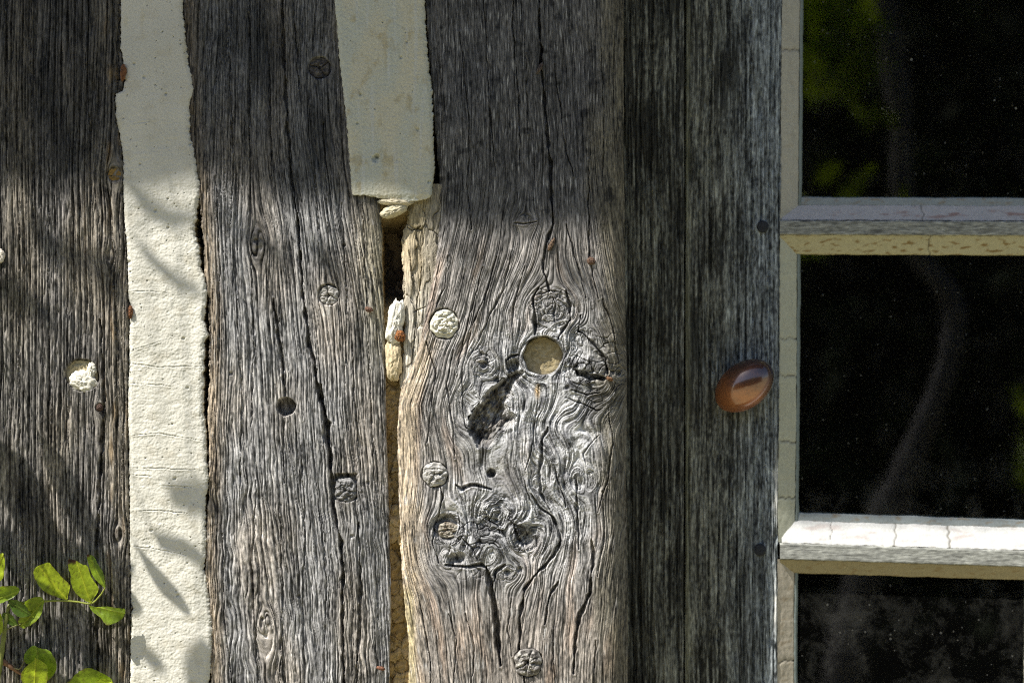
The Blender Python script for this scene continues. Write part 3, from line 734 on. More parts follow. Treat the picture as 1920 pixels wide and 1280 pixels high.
pb_L = pl([(618, -200), (626, 0), (632, 60), (636, 120), (643, 180), (650, 240), (653, 290), (656, 330), (658, 362), (662, 380)])
pb_R = pl([(790, -200), (796, 0), (798, 60), (803, 120), (810, 180), (812, 240), (813, 300), (814, 340), (811, 366), (806, 380)])
bot = lambda x: np.interp(x, [655, 662, 690, 705, 735, 762, 790, 806, 815], [358, 365, 366, 370, 372, 378, 374, 370, 352]) + 1.6 * N(np.asarray(x) / 6, 0.1, 77)
pb = slab('plaster_infill', ragged(pb_L, 1.5, 9, 19), ragged(pb_R, 2.0, 9, 21), TOP, 372, 1.1, relief_pb, -4, 40, 3, 4, M_PLASTER, None, (0.5, 0.46, 0.32),
          top=lambda x: 0 * x + TOP, bottom=bot)
tag(pb, 'stained cream plaster panel with a broken lower edge, at the top between the posts', 'plaster')

print('posts done')

# ------------------------------------------------------------------ what fills the gaps
def relief_daub(X, Y):
    f1, f2, cv = worley((X + 4 * N(X / 12, Y / 12, 241) + 3) / 24, (Y + 5 * N(X / 14, Y / 14, 242)) / 33)
    h = (cv - 0.5) * 12 - 4 * np.exp(-((f2 - f1) / 0.05) ** 2) + 9 * fbm(X / 13, Y / 13, 243, 5)
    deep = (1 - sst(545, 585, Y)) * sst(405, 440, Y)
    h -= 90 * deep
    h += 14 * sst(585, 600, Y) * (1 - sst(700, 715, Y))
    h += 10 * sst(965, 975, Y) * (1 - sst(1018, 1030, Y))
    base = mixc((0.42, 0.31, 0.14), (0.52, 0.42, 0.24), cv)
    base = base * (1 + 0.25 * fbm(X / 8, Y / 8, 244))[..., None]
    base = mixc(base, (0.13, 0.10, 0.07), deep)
    return h, base, np.stack([X, Y, 0 * X], -1)


db = slab('daub_infill', lambda y: 0 * y + 690, lambda y: 0 * y + 800, 330, BOT, 1.4, relief_daub, 44, 60, 2, 2, M_GRIT, None, (0.3, 0.2, 0.1))
tag(db, 'crumbly ochre clay packed in the narrow gap between grey post and knotted post', 'clay infill')


def blob(name, cx, cy, rx, ry, rd, depth, ang, mat, col, parent=None, rough=0.18, s=1, sq=2.0, fs=1.0, flat=0.0, spots=None):
    """an uneven stone, lump or peg head; rd is its half depth, sq the squareness of its outline"""
    n, m_ = 56, 36
    th = np.linspace(0, 2 * np.pi, n, endpoint=False)[None, :]; ph = np.linspace(0.0, np.pi, m_)[:, None]
    ct, st = np.cos(th), np.sin(th)
    k = (np.abs(ct) ** sq + np.abs(st) ** sq) ** (-1 / sq)
    rad = np.sin(ph) ** (1.0 if not flat else (1 - flat))
    x = rad * ct * k; y = rad * st * k; z = np.cos(ph) * np.ones_like(th)
    dis = 1 + rough * (N(x * 1.7 * fs + z, y * 1.7 * fs + z * 0.7, s) + 0.5 * N(x * 5 * fs, y * 5 * fs + z * 2, s + 1) + 0.25 * N(x * 11 * fs, y * 11 * fs + z * 3, s + 2))
    zz = z * (1 + rough * 1.2 * (N(x * 3 * fs, y * 3 * fs, s + 4) + 0.6 * N(x * 8 * fs, y * 8 * fs, s + 5)))
    X = x * rx * dis; Yv = y * ry * dis
    ca, sa = math.cos(R(ang)), math.sin(R(ang))
    X, Yv = X * ca - Yv * sa, X * sa + Yv * ca
    k_ = S * (D + depth * S) / D
    wx = (cx + X - 960) * k_; wz = (640 - cy - Yv) * k_ + EYE; wy = (depth - zz * rd) * S
    c = np.ones(X.shape + (3,)) * np.array(col) * (1 + 0.3 * N(x * 4 * fs, y * 4 * fs, s + 7) + 0.2 * N(x * 10, y * 10, s + 8))[..., None]
    if spots is not None:
        c = mixc(c, spots, sst(0.05, 0.5, N(x * 3, y * 3, s + 9) + 0.4 * N(x * 9, y * 9, s + 3)))
    g = np.stack([X * 1.0 + s * 50, Yv, 0 * X], -1)
    return mesh_grid(name, wx[::-1], wy[::-1], wz[::-1], mat, parent,
                     {'tint': np.concatenate([np.clip(c, 0.005, 0.85), np.ones(X.shape + (1,))], -1), 'grain': g[::-1] / 100.0}, closed=True)


tag(blob('wedge_stone', 738, 395, 27, 12, 14, 8, -20, M_GRIT, (0.52, 0.47, 0.33), s=3, rough=0.12), 'small pale wedge stone jammed under the broken plaster panel', 'stone')
tag(blob('plaster_fragment', 742, 379, 34, 7, 12, 6, 2, M_PLASTER, (0.56, 0.50, 0.36), s=5, rough=0.15), 'cracked sliver of plaster hanging under the stained panel', 'plaster fragment')
tag(blob('mortar_lump', 742, 603, 15, 40, 12, 14, 8, M_GRIT, (0.74, 0.71, 0.62), s=8, rough=0.25, sq=2.6), 'bright white mortar lump in the gap above the rusty bolt head', 'mortar')
tag(blob('clay_lump', 738, 676, 15, 36, 10, 18, 0, M_GRIT, (0.60, 0.50, 0.32), s=12, rough=0.2, sq=3.0), 'pale ochre clay lump in the gap below the white mortar', 'clay')
tag(blob('rusty_bolt', 750, 630, 10, 11, 8, 6, 0, M_RUST, (0.30, 0.12, 0.04), s=15, rough=0.2, spots=(0.10, 0.05, 0.03)), 'rusty orange bolt head beside the white mortar in the gap', 'bolt')


# pegs and other small fillings
def disc_peg(parent, cx, cy, rx, ry, depth, dome, s, cols, kind='wood', radial=0.6, name='peg', rough=1.0, sq=2.2, tiltx=0.0, crackn=3):
    n, m_ = 72, 34
    th = np.linspace(0, 2 * np.pi, n, endpoint=False)[None, :]
    rr = np.concatenate([np.linspace(0.0, 0.9, m_ - 8), [0.94, 0.97, 0.99, 1.0, 1.0, 1.0, 1.0, 1.0]])[:, None]
    ct, st = np.cos(th), np.sin(th); k = (np.abs(ct) ** sq + np.abs(st) ** sq) ** (-1 / sq)
    edge = 1 + 0.11 * N(ct * 1.8, st * 1.8, s) + 0.03 * N(ct * 5, st * 5, s + 1)
    X = rr * ct * k * rx * edge; Y = rr * st * k * ry * edge
    h = dome * (1 - rr ** 2.5) * np.ones_like(th) + rough * (2.0 * N(X / 9, Y / 7, s + 2) + 1.3 * N(X / 4, Y / 3, s + 3)) * (1 - rr ** 8) + tiltx * X
    for i in range(crackn):
        a = i * 2.4 + s; ex, ey = math.cos(a), math.sin(a)
        dd = np.abs(X * ey - Y * ex + 2 * N(X / 8, Y / 8, s + i)); al = X * ex + Y * ey
        h = h - 4 * np.exp(-(dd / 1.3) ** 2) * (al > -3) * (1 - sst(0.9, 1.0, rr))
    back = np.zeros(m_); back[-4:] = [3, 8, 14, 24]; back[-8:-4] = [0.3, 0.8, 1.4, 2.2]
    dep = depth - h + back[:, None]
    k_ = S * (D + depth * S) / D
    wx = (cx + X - 960) * k_; wz = (640 - cy - Y) * k_ + EYE
    c = mixc(cols[0], cols[1], sst(-0.3, 0.5, N(X / 10, Y / 8, s + 5) + 0.5 * N(X / 3, Y / 3, s + 6)))
    g = np.stack([np.hypot(X * 0.5, Y) + s * 31, np.arctan2(Y, X) * 12 + 0 * X, 0 * X], -1)
    return mesh_grid(name, wx, dep * S, wz, M_WOOD if kind == 'wood' else (M_RUST if kind == 'rust' else M_GRIT), parent,
                     {'tint': np.concatenate([c, np.ones(X.shape + (1,))], -1), 'grain': g / 100.0}, closed=True)


GREY = ((0.24, 0.225, 0.20), (0.40, 0.385, 0.36)); DARK = ((0.035, 0.03, 0.028), (0.09, 0.08, 0.07)); MORT = ((0.62, 0.60, 0.50), (0.72, 0.69, 0.58))
disc_peg(post2, 599, 127, 20, 20, 10, 2, 1, DARK); disc_peg(post2, 617, 553, 18.5, 18, 7, 3, 2, GREY, crackn=4)
disc_peg(post2, 648, 919, 20, 24, 8, 5, 4, ((0.10, 0.098, 0.095), (0.22, 0.215, 0.21)), sq=2.6, rough=1.9)
p = disc_peg(post3, 815, 889, 22.5, 23, 1.5, 5, 6, ((0.25, 0.24, 0.22), (0.50, 0.48, 0.45)), crackn=2, rough=1.3); p['label'] = 'pale round peg head left of the burls'
p = disc_peg(post3, 990, 1241, 26, 26, -4, 6, 8, ((0.10, 0.09, 0.08), (0.36, 0.34, 0.31)), crackn=6, rough=1.5); p['label'] = 'split round peg head low on the post'
disc_peg(post3, 1018, 668, 36, 37, 24, 1, 9, ((0.36, 0.29, 0.16), (0.44, 0.37, 0.23)), kind='grit', name='peg', rough=0.6, crackn=0)['label'] = 'sunken ochre peg in the big round hole'
disc_peg(post3, 833, 607, 26, 27, 3, 6, 10, MORT, kind='grit', name='mortar_plug', rough=2.8, crackn=0)
disc_peg(post3, 840, 993, 20, 15, 10, 3, 17, ((0.20, 0.17, 0.13), (0.36, 0.33, 0.27)), name='knot_core', rough=1.8, crackn=3)
disc_peg(post1, 153, 703, 30, 31, 13, 1, 12, ((0.42, 0.36, 0.23), (0.50, 0.44, 0.3)), kind='grit', name='peg', rough=0.8, crackn=0)
blob('mortar_plug', 156, 714, 26, 20, 8, 9, 15, M_GRIT, (0.70, 0.67, 0.58), post1, s=21, rough=0.22)
blob('mortar_plug', 172, 694, 9, 17, 6, 9, 10, M_GRIT, (0.70, 0.67, 0.58), post1, s=23, rough=0.25)
disc_peg(post1, 215, 327, 12.5, 14, 6, 2, 13, ((0.24, 0.15, 0.05), (0.33, 0.21, 0.07)), kind='grit', name='knot_core', rough=1.2)
blob('mortar_plug', -3, 480, 12, 15, 6, 2, 0, M_GRIT, (0.66, 0.60, 0.52), post1, s=31, rough=0.2)
for cx, cy, rx, ry, an, par, cc in ((187, 764, 6, 7, 0, post1, (0.08, 0.05, 0.04)), (692, 580, 8, 5, 10, post2, (0.16, 0.09, 0.06)), (714, 1252, 8, 4, 15, post2, (0.28, 0.13, 0.08)),
                                    (1108, 489, 8, 7, 0, post3, (0.16, 0.10, 0.07)), (1034, 458, 4, 13, 25, post3, (0.22, 0.15, 0.10)), (1012, 128, 3.5, 12, 25, post3, (0.12, 0.10, 0.09)), (1143, 710, 7, 4, 20, post3, (0.22, 0.12, 0.06))):
    blob('nail', cx, cy, rx, ry, 5, -1 if par is not post3 else -2, an, M_RUST, cc, par, s=cx % 17, rough=0.2, spots=(0.07, 0.04, 0.03))
for cx, cy, rx, ry, lab in ((231, 136, 5, 15, 'dark rust flake wedged at the upper left edge of the cream strip'), (245, 584, 4, 12, 'orange rust flake at the middle left edge of the cream strip')):
    tag(blob('rust_flake', cx, cy, rx, ry, 5, 1, 4, M_RUST, (0.22, 0.10, 0.05), s=cy % 13, rough=0.3), lab, 'rust flake')

# ------------------------------------------------------------------ door
DD = 230              # the door stands 100 mm behind the face of the posts
def relief_jamb(X, Y, s=300, dark=0.0):
    u = X + 4 * N(Y / 600, 0.4, s)
    q, h, g = grain(u * 0.8, Y, s + 1, 0.4)
    fu = furrows(q, Y, 13, s + 9, 3.0)
    h = h * 1.1 - 9 * fu - 5 * furrows(q, Y, 7, s + 10, 1.8) + 1.5 * N(X / 40, Y / 300, s + 3)
    st = streak(q, Y, s + 5)
    mold = sst(-0.1 - 0.2 * dark, 0.4, N(q / 4.5, Y / 120, s + 6) * 0.8 + 0.6 * N(X / 60, Y / 200, s + 7) + 0.3 * N(q / 2.5, Y / 12, s + 8))
    pale = np.clip(1 + 1.3 * st, 0.2, 2.6)[..., None]
    a = mixc((0.185, 0.188, 0.16), (0.24, 0.265, 0.275), sst(1330, 1440, X) if dark == 0 else 0 * X)
    col = mixc(a * pale, (0.022, 0.022, 0.018), mold * (0.85 - 0.55 * (sst(1340, 1450, X) if dark == 0 else 0)))
    return h, col, np.stack([q, Y, 0 * q], -1)


jamb = thing('door_frame', 'dark mouldy door frame board standing behind the knotted post', 'door frame', P(1220, 1440, DD))
slab('frame_board', lambda y: 0 * y + 1110, ragged(lambda y: 1284 - 0.002 * y, 0.8, 60, 31), TOP, BOT, 1.5, lambda X, Y: relief_jamb(X, Y, 340, 1.0), DD - 2, 80, 3, 3, M_DOOR, jamb, (0.1, 0.09, 0.06))
door = thing('glazed_door', 'grey weathered wooden door with oval brown knob and small dark window panes', 'door', P(1700, 1440, DD))
sR = pl([(1468, -200), (1467, 0), (1465, 300), (1463, 440), (1462, 700), (1459, 1000), (1458, 1280), (1457, 1500)])
def relief_stile(X, Y):
    h, c, g = relief_jamb(X, Y, 380, 0.0)
    for i, (p, wd, dp) in enumerate([([(1333, -100), (1330, 300), (1336, 700)], 2.5, 7), ([(1372, 300), (1376, 700), (1370, 1100)], 2.5, 7), ([(1410, -100), (1408, 250), (1412, 600)], 3, 8), ([(1350, 800), (1346, 1200)], 2.5, 7), ([(1440, 500), (1436, 900)], 2, 6)]):
        crack(h, X, Y, p, wd, dp, i * 3.0)
    ed = 1 - sst(2, 12, X - 1286); c = mixc(c, (0.26, 0.26, 0.17), ed * 0.6)
    sun_spot = sst(1448, 1456, X + 5 * N(X / 6, Y / 18, 391)) * np.clip(np.exp(-((Y - 915) / 50) ** 2) * 1.6 + np.exp(-((Y - 1130) / 40) ** 2), 0, 1)  # sunlit spots on the stile edge, put into its colour
    c = mixc(c, (0.68, 0.68, 0.64), np.clip(sun_spot, 0, 1))
    return h, c, g


slab('stile', ragged(lambda y: 1287 - 0.002 * y, 0.8, 60, 33), ragged(sR, 0.6, 30, 34), TOP, BOT, 1.4, relief_stile, DD, 70, 5, 2, M_DOOR, door, (0.45, 0.43, 0.33))

M_PAINT = grit_mat('old_door_paint', 420, 0.25, 0.10, rough=0.45, dist=0.0006)


def beam_strip(name, prof, x0, x1, pathf, mat, parent, colf, step=3.0, vertical=False, attr_s=0, cracks=()):
    """a moulded strip: prof = list of (offset across in px, depth px); pathf(a) gives the across shift along it"""
    # subdivide the profile
    pr = []
    for (a, b), (c, d) in zip(prof[:-1], prof[1:]):
        n = max(2, int(math.hypot(c - a, d - b) / 2.0))
        for i in range(n): pr.append((a + (c - a) * i / n, b + (d - b) * i / n))
    pr.append(prof[-1]); pr = np.array(pr)
    al = np.arange(x0, x1 + step, step)
    A = np.repeat(al[:, None], len(pr), 1); O = pr[None, :, 0] + pathf(al)[:, None]; Dp = np.repeat(pr[None, :, 1], len(al), 0)
    h = 0.9 * N(A / 22, O / 12, attr_s) + 0.5 * N(A / 6, O / 5, attr_s + 1)
    for i, (ca, cw) in enumerate(cracks):
        h = h - 3.5 * np.exp(-((A - ca - 4 * N(O / 9, ca, 3)) / cw) ** 2)
    O = O + 0.5 * h * 0.4 + 0.9 * N(A / 45, 0.3, attr_s + 6) + 0.5 * N(A / 9, 0.6, attr_s + 7); Dp = Dp - 0.5 * h
    col = colf(A, O, np.repeat(np.arange(len(pr))[None, :] / (len(pr) - 1), len(al), 0), Dp)
    for i, (ca, cw) in enumerate(cracks):
        col = mixc(col, (0.12, 0.10, 0.07), np.exp(-((A - ca - 4 * N(O / 9, ca, 3)) / (cw * 0.8)) ** 2) * 0.8)
    px, py = (O, A) if vertical else (A, O)
    k = S * (D + DD * S) / D
    X = (px - 960) * k; Z = (640 - py) * k + EYE
    g = np.stack([py if not vertical else px, px if not vertical else py, 0 * px], -1)
    if not vertical:
        X, Z, Dp, col, g = (np.swapaxes(v, 0, 1) for v in (X, Z, Dp, col, g))
    return mesh_grid(name, X, Dp * S, Z, mat, parent, {'tint': np.concatenate([np.clip(col, 0.01, 0.85), np.ones(col.shape[:2] + (1,))], -1), 'grain': g / 100.0})


GD = DD + 28          # depth of the glass, pixels
CREAM = (0.46, 0.45, 0.31); WHITE = (0.58, 0.58, 0.56)
def paint(base, stain=(0.24, 0.15, 0.05), amt=0.0, s=0, sx=20, sy=7):
    def f(A, O, t, Dp):
        c = np.ones(A.shape + (3,)) * np.array(base) * (1 + 0.06 * N(A / 30, O / 9, s))[..., None]
        k = sst(0.12, 0.45, fbm(A / sx, O / sy, s + 1, 3)) * amt * np.sin(np.pi * np.clip(t, 0, 1)) ** 0.5
        c = mixc(c, stain, np.clip(k, 0, 1))
        e = np.maximum(1 - sst(0.0, 0.07, t), sst(0.93, 1.0, t)) * sst(-0.2, 0.5, N(A / 12, 0.5 + 0 * O, s + 2))
        return mixc(c, (0.16, 0.14, 0.10), e * 0.8)
    return f


def bare(s):
    def f(A, O, t, Dp):
        st = 0.5 * N(A / 30, O / 2.4, s) + 0.4 * N(A / 12, O / 4, s + 1) + 0.3 * N(A / 60, O / 8, s + 2)
        return np.ones(A.shape + (3,)) * np.array((0.27, 0.275, 0.25)) * np.clip(1 + st, 0.35, 2)[..., None]
    return f


lin = lambda a, b: (lambda x: np.interp(x, [1460, 1920], [a, b]) if True else x)
# left painted slope of the rebate, one strip per pane, running down beside the glass
def left_strip(y0, y1, base, s, cr, st=0.0, wid=36):
    beam_strip('putty', [(-1, DD + 2), (wid - 2, GD - 8), (wid, GD - 4)], y0, y1, lambda y: sR(y) + 0.3, M_PAINT, door, paint(base, amt=st, s=s, sx=9, sy=22), 3.0, True, s, cr)
    beam_strip('bead', [(wid - 1, GD - 8), (wid + 3, GD - 7), (wid + 6, GD - 2), (wid + 7, GD + 3)], y0, y1, lambda y: sR(y) + 0.3, M_PAINT, door, paint((0.22, 0.26, 0.25), s=s + 5), 3.0, True, s + 3)


left_strip(-160, 412, (0.47, 0.45, 0.38), 410, ((92, 2), (-60, 2)), 0.15, 36)
left_strip(440, 1014, (0.50, 0.505, 0.40), 420, ((634, 1.6), (705, 1.8), (828, 1.8), (933, 1.8)), 0.1, 35)
left_strip(1048, 1440, (0.50, 0.45, 0.36), 430, ((1240, 1.8),), 0.35, 34)


def bar(yf, sl, s, topw, topcol, midh, undh, undcol, undst, cr, cru, tst):
    """a glazing bar; yf is the photo row of the top of its bare front face at x = 1465, sl its sag per pixel"""
    b = thing_part('glazing_bar', door)
    sag = lambda x: (x - 1465) * sl
    y = yf
    beam_strip('bead', [(y - topw - 17, GD + 3), (y - topw - 14, GD - 3), (y - topw - 6, GD - 5), (y - topw + 1, GD - 6)], 1496, 1930, sag, M_PAINT, b, paint((0.30, 0.33, 0.33), amt=0.5, s=s), 3.0, False, s)
    beam_strip('putty', [(y - topw, GD - 6), (y - topw + 2, GD - 8), (y - 1, DD + 1)], 1466, 1925, sag, M_PAINT, b, paint(topcol, stain=(0.30, 0.17, 0.14), amt=tst, s=s + 11, sx=60, sy=14), 2.0, False, s + 1, cr)
    beam_strip('front_face', [(y - 1, DD + 8), (y, DD - 2), (y + 1, DD - 4), (y + midh - 1, DD - 4), (y + midh, DD - 2), (y + midh + 0.5, DD + 8)], 1462, 1930, sag, M_DOOR_H, b, bare(s + 20), 2.0, False, s + 2)
    beam_strip('putty', [(y + midh, DD + 0.5), (y + midh + undh - 2, GD - 8), (y + midh + undh, GD + 3)], 1463, 1925, sag, M_PAINT, b, paint(undcol, amt=undst, s=s + 30), 2.0, False, s + 3, cru)


def thing_part(name, parent):
    o = bpy.data.objects.new(name, None); o.empty_display_size = 0.02
    return link(o, parent)


M_DOOR_H = wood_mat('bare_bar_wood', sc1=(60, 6, 1), rough=0.75, contrast=0.5, bump=0.3)
bar(413, 0.004, 450, 30, (0.50, 0.485, 0.48), 27, 37, (0.50, 0.46, 0.29), 1.0, ((1732, 1.5),), ((1745, 1.4),), 0.8)
bar(1018, 0.031, 480, 42, WHITE, 30, 28, (0.36, 0.31, 0.19), 0.5, ((1680, 1.6), (1781, 2.6), (1560, 0.8)), (), 0.35)
# upright bar at the right edge of the picture
beam_strip('glazing_bar', [(-6, GD + 3), (-2, GD - 6), (30, DD - 2), (60, DD - 3), (92, GD - 6), (96, GD + 3)], -160, 1440, lambda y: 1946 - 0.013 * np.asarray(y), M_PAINT, door, paint((0.46, 0.44, 0.36), amt=0.3, s=505), 4.0, True, 500)
beam_strip('stile', [(0, GD), (0, DD), (140, DD), (140, DD + 60)], -160, 1440, lambda y: 2300 + 0 * np.asarray(y), M_DOOR_H, door, bare(520), 6.0, True, 521)


def pane(y0, y1, x0, x1, f_top, f_bot, s):
    n, m_ = 40, 50
    xs = np.linspace(x0, x1, n)[None, :]; ys = np.linspace(y0, y1, m_)[:, None]
    k = S * (D + GD * S) / D
    X = (xs - 960) * k + 0 * ys; Z = (640 - ys) * k + EYE + 0 * xs
    Yd = np.full(X.shape, (GD - 1) * S)
    t = (y1 - ys) / (y1 - y0)
    f = f_bot * np.exp(-t * 5.5) + f_top + 0 * xs
    return mesh_grid('pane', X, Yd, Z, M_GLASS, door, {'film': np.stack([f, f, f, 1 + 0 * f], -1)})


M_GLASS = glass_mat()
# glass is set slightly in from the putty so perspective of its deeper plane is allowed for
pane(-170, 380, 1490, 1935, 0.12, 0.35, 1); pane(470, 985, 1488, 1932, 0.18, 1.1, 2); pane(1068, 1450, 1488, 1930, 0.75, 0.6, 3)
pane(-170, 1450, 2005, 2310, 0.2, 0.4, 4)
for nx, ny in ((1430, 425), (1425, 1030)):
    blob('nail', nx, ny, 11, 11.5, 4, DD - 0.5, 0, M_RUST, (0.035, 0.038, 0.045), door, s=nx % 7, rough=0.06, flat=0.5)


# knob: oval domed head on a waisted neck
def knob_mat():
    m, t, b, o = new_mat('aged_bronze')
    tc = nd(t, 'ShaderNodeTexCoord')
    n1 = nd(t, 'ShaderNodeTexNoise', Scale=42.0, Detail=3.0, Roughness=0.5); t.links.new(tc.outputs['Object'], n1.inputs['Vector'])
    n2 = nd(t, 'ShaderNodeTexNoise', Scale=420.0, Detail=4.0, Roughness=0.7); t.links.new(tc.outputs['Object'], n2.inputs['Vector'])
    mul = nd(t, 'ShaderNodeMath', operation='MULTIPLY_ADD'); mul.inputs[1].default_value = 0.35
    t.links.new(n2.outputs['Fac'], mul.inputs[0]); t.links.new(n1.outputs['Fac'], mul.inputs[2])
    # sunlit dapple painted into the colour towards the lower left, dark patina elsewhere
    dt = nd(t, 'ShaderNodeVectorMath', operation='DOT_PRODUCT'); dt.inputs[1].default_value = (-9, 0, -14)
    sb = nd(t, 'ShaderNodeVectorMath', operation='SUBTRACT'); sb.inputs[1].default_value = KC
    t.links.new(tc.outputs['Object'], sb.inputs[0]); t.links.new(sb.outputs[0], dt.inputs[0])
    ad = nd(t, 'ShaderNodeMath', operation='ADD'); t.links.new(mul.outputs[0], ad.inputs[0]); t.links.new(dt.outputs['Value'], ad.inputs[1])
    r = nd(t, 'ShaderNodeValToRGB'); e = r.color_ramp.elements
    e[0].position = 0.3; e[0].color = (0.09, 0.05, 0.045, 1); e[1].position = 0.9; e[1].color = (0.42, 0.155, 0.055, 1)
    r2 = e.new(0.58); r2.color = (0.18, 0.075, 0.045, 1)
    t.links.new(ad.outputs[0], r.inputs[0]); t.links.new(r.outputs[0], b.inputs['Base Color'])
    b.inputs['Metallic'].default_value = 0.55; b.inputs['Roughness'].default_value = 0.36; b.inputs['Coat Weight'].default_value = 1.0; b.inputs['Coat Roughness'].default_value = 0.12; b.inputs['Coat IOR'].default_value = 1.8
    bp = nd(t, 'ShaderNodeBump', Strength=0.12, Distance=0.0005); t.links.new(n2.outputs['Fac'], bp.inputs['Height']); t.links.new(bp.outputs[0], b.inputs['Normal'])
    return m


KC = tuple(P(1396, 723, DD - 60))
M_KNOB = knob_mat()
def make_knob():
    prof = [(0.0, 34), (0.12, 33.6), (0.25, 32.5), (0.4, 30), (0.55, 26), (0.68, 21), (0.8, 15), (0.89, 9), (0.95, 4), (0.985, 0), (1.0, -4), (0.99, -8), (0.95, -12), (0.86, -17), (0.72, -22), (0.55, -27), (0.42, -30), (0.38, -33), (0.38, -36), (0.42, -39), (0.5, -41), (0.5, -46)]
    n = 96; th = np.linspace(0, 2 * np.pi, n, endpoint=False)
    pr = np.array(prof); rr = pr[:, :1]
    neck = sst(0.0, 1.0, (pr[:, 1:] + 34) / 20)                                # the neck goes round instead of oval
    a = (61 * neck + 42 * (1 - neck)) * rr; b = (43 * neck + 42 * (1 - neck)) * rr
    X = a * np.cos(th); Y = b * np.sin(th); Dq = -pr[:, 1:] + 0 * X
    c, s_ = math.cos(R(-38)), math.sin(R(-38))
    X, Y = X * c - Y * s_, X * s_ + Y * c
    kd = DD - 44
    Y2 = Y; ti = R(9); D2 = Dq + Y2 * math.sin(ti) * 0.6 - X * 0.12 * (pr[:, 1:] > -45)
    k = S * (D + kd * S) / D
    wx = (1396 + X - 960) * k; wz = (640 - 723 - Y2) * k + EYE; wy = (kd + D2) * S
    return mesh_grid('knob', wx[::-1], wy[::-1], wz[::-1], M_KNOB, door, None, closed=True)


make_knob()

# ------------------------------------------------------------------ vine
def cat(pts, n=4):
    """closed Catmull-Rom outline"""
    p = np.array(pts, float); m = len(p); o = []
    for i in range(m):
        a, b, c, d = p[i - 1], p[i], p[(i + 1) % m], p[(i + 2) % m]
        for j in range(n):
            t = j / n
            o.append(0.5 * ((2 * b) + (-a + c) * t + (2 * a - 5 * b + 4 * c - d) * t * t + (-a + 3 * b - 3 * c + d) * t ** 3))
    return np.array(o)


def leaf(outline, base, tip, dep, cup, tilt, col, s, parent, brown=None, zoom=True):
    o = np.array(outline, float)
    b, t_ = np.array(base, float), np.array(tip, float)
    if zoom:
        f = lambda q: np.array([q[..., 0] * 0.2031, 1020 + q[..., 1] * 0.2031]).T if q.ndim > 1 else np.array([q[0] * 0.2031, 1020 + q[1] * 0.2031])
        o, b, t_ = f(o), f(b), f(t_)
    o = cat(o, 5)
    ax = t_ - b; L_ = np.hypot(*ax); ax = ax / L_; nx = np.array([-ax[1], ax[0]])
    al = np.clip(((o - b) @ ax) / L_, 0.03, 0.97); ac = (o - b) @ nx
    # little teeth along the edge
    o = o + nx[None] * (0.35 * np.sin(np.arange(len(o)) * 2.1))[:, None]
    rings = np.array([0, 0.06, 0.2, 0.4, 0.6, 0.8, 0.93, 1.0])
    mid = b[None] + ax[None] * (al * L_)[:, None]
    pts = mid[None] + (o - mid)[None] * rings[:, None, None]
    A = ((pts - b) @ ax) / L_; W = (pts - b) @ nx
    wn = np.abs(W) / (np.abs(W).max() + 1e-6)
    d = dep - cup * wn ** 1.6 * 10 + tilt[0] * (A - 0.5) * 20 + tilt[1] * W * 0.5 + 2.2 * N(A * 3 + s, W / 9, s) * wn
    vein = np.abs(np.sin((A * 7 - wn * 1.6) * np.pi)); d = d + 1.6 * (1 - vein) ** 3 * (wn > 0.06) - 1.0 * np.exp(-(W / 1.2) ** 2)
    d = d + 6 * np.maximum(0, A - 0.75) ** 2 * 16 * tilt[0]
    c = np.ones(A.shape + (3,)) * np.array(col)
    c = c * (1 + 0.2 * N(A * 4, W / 8, s + 3))[..., None]
    c = mixc(c, np.array(col) * np.array((1.7, 1.35, 1.6)), np.exp(-(W / 1.0) ** 2) * 0.6 + (1 - vein) ** 4 * 0.22)
    if brown: c = mixc(c, (0.09, 0.04, 0.02), sst(brown, brown + 0.05, A + 0.05 * N(W / 3, A * 5, s)))
    sp = sst(0.45, 0.6, N(pts[..., 0] / 3.0, pts[..., 1] / 3.0, s + 6)); c = mixc(c, (0.10, 0.07, 0.02), sp * 0.6); c = mixc(c, (0.16, 0.09, 0.03), sst(0.88, 1.0, rings[:, None] + 0.12 * N(pts[..., 0] / 5, pts[..., 1] / 5, s + 8)) * sst(0.0, 0.4, N(A * 4, s, 3)) * 0.7)
    k = S * (D + dep * S) / D
    X = (pts[..., 0] - 960) * k; Z = (640 - pts[..., 1]) * k + EYE
    return mesh_grid('leaf', X, d * S, Z, M_LEAF, parent, {'tint': np.concatenate([np.clip(c, 0.01, 0.8), np.ones(c.shape[:2] + (1,))], -1)}, closed=True)


def tube(name, pts, rad, mat, parent, col, n=8, sub=6):
    p = [Vector(q) for q in pts]; q = []
    for i in range(len(p) - 1):
        a = p[max(i - 1, 0)]; b = p[i]; c = p[i + 1]; d = p[min(i + 2, len(p) - 1)]
        for j in range(sub):
            t = j / sub; q.append(0.5 * ((2 * b) + (c - a) * t + (2 * a - 5 * b + 4 * c - d) * t * t + (3 * b - 3 * c + d - a) * t ** 3))
    q.append(p[-1]); m = len(q)
    X = np.zeros((m, n)); Y = X.copy(); Z = X.copy()
    up = Vector((0.3, 1, 0.2))
    for i in range(m):
        tn = (q[min(i + 1, m - 1)] - q[max(i - 1, 0)]).normalized(); s1 = tn.cross(up).normalized(); s2 = tn.cross(s1)
        r = np.interp(i / (m - 1), np.linspace(0, 1, len(rad)), rad) * (1 + 0.1 * math.sin(i * 1.7))
        for k in range(n):
            a = 2 * math.pi * k / n; v = q[i] + s1 * math.cos(a) * r + s2 * math.sin(a) * r
            X[i, k], Y[i, k], Z[i, k] = v
    c = np.ones((m, n, 4)); c[..., :3] = np.array(col)
    return mesh_grid(name, X, Y, Z, mat, parent, {'tint': c}, closed=True)


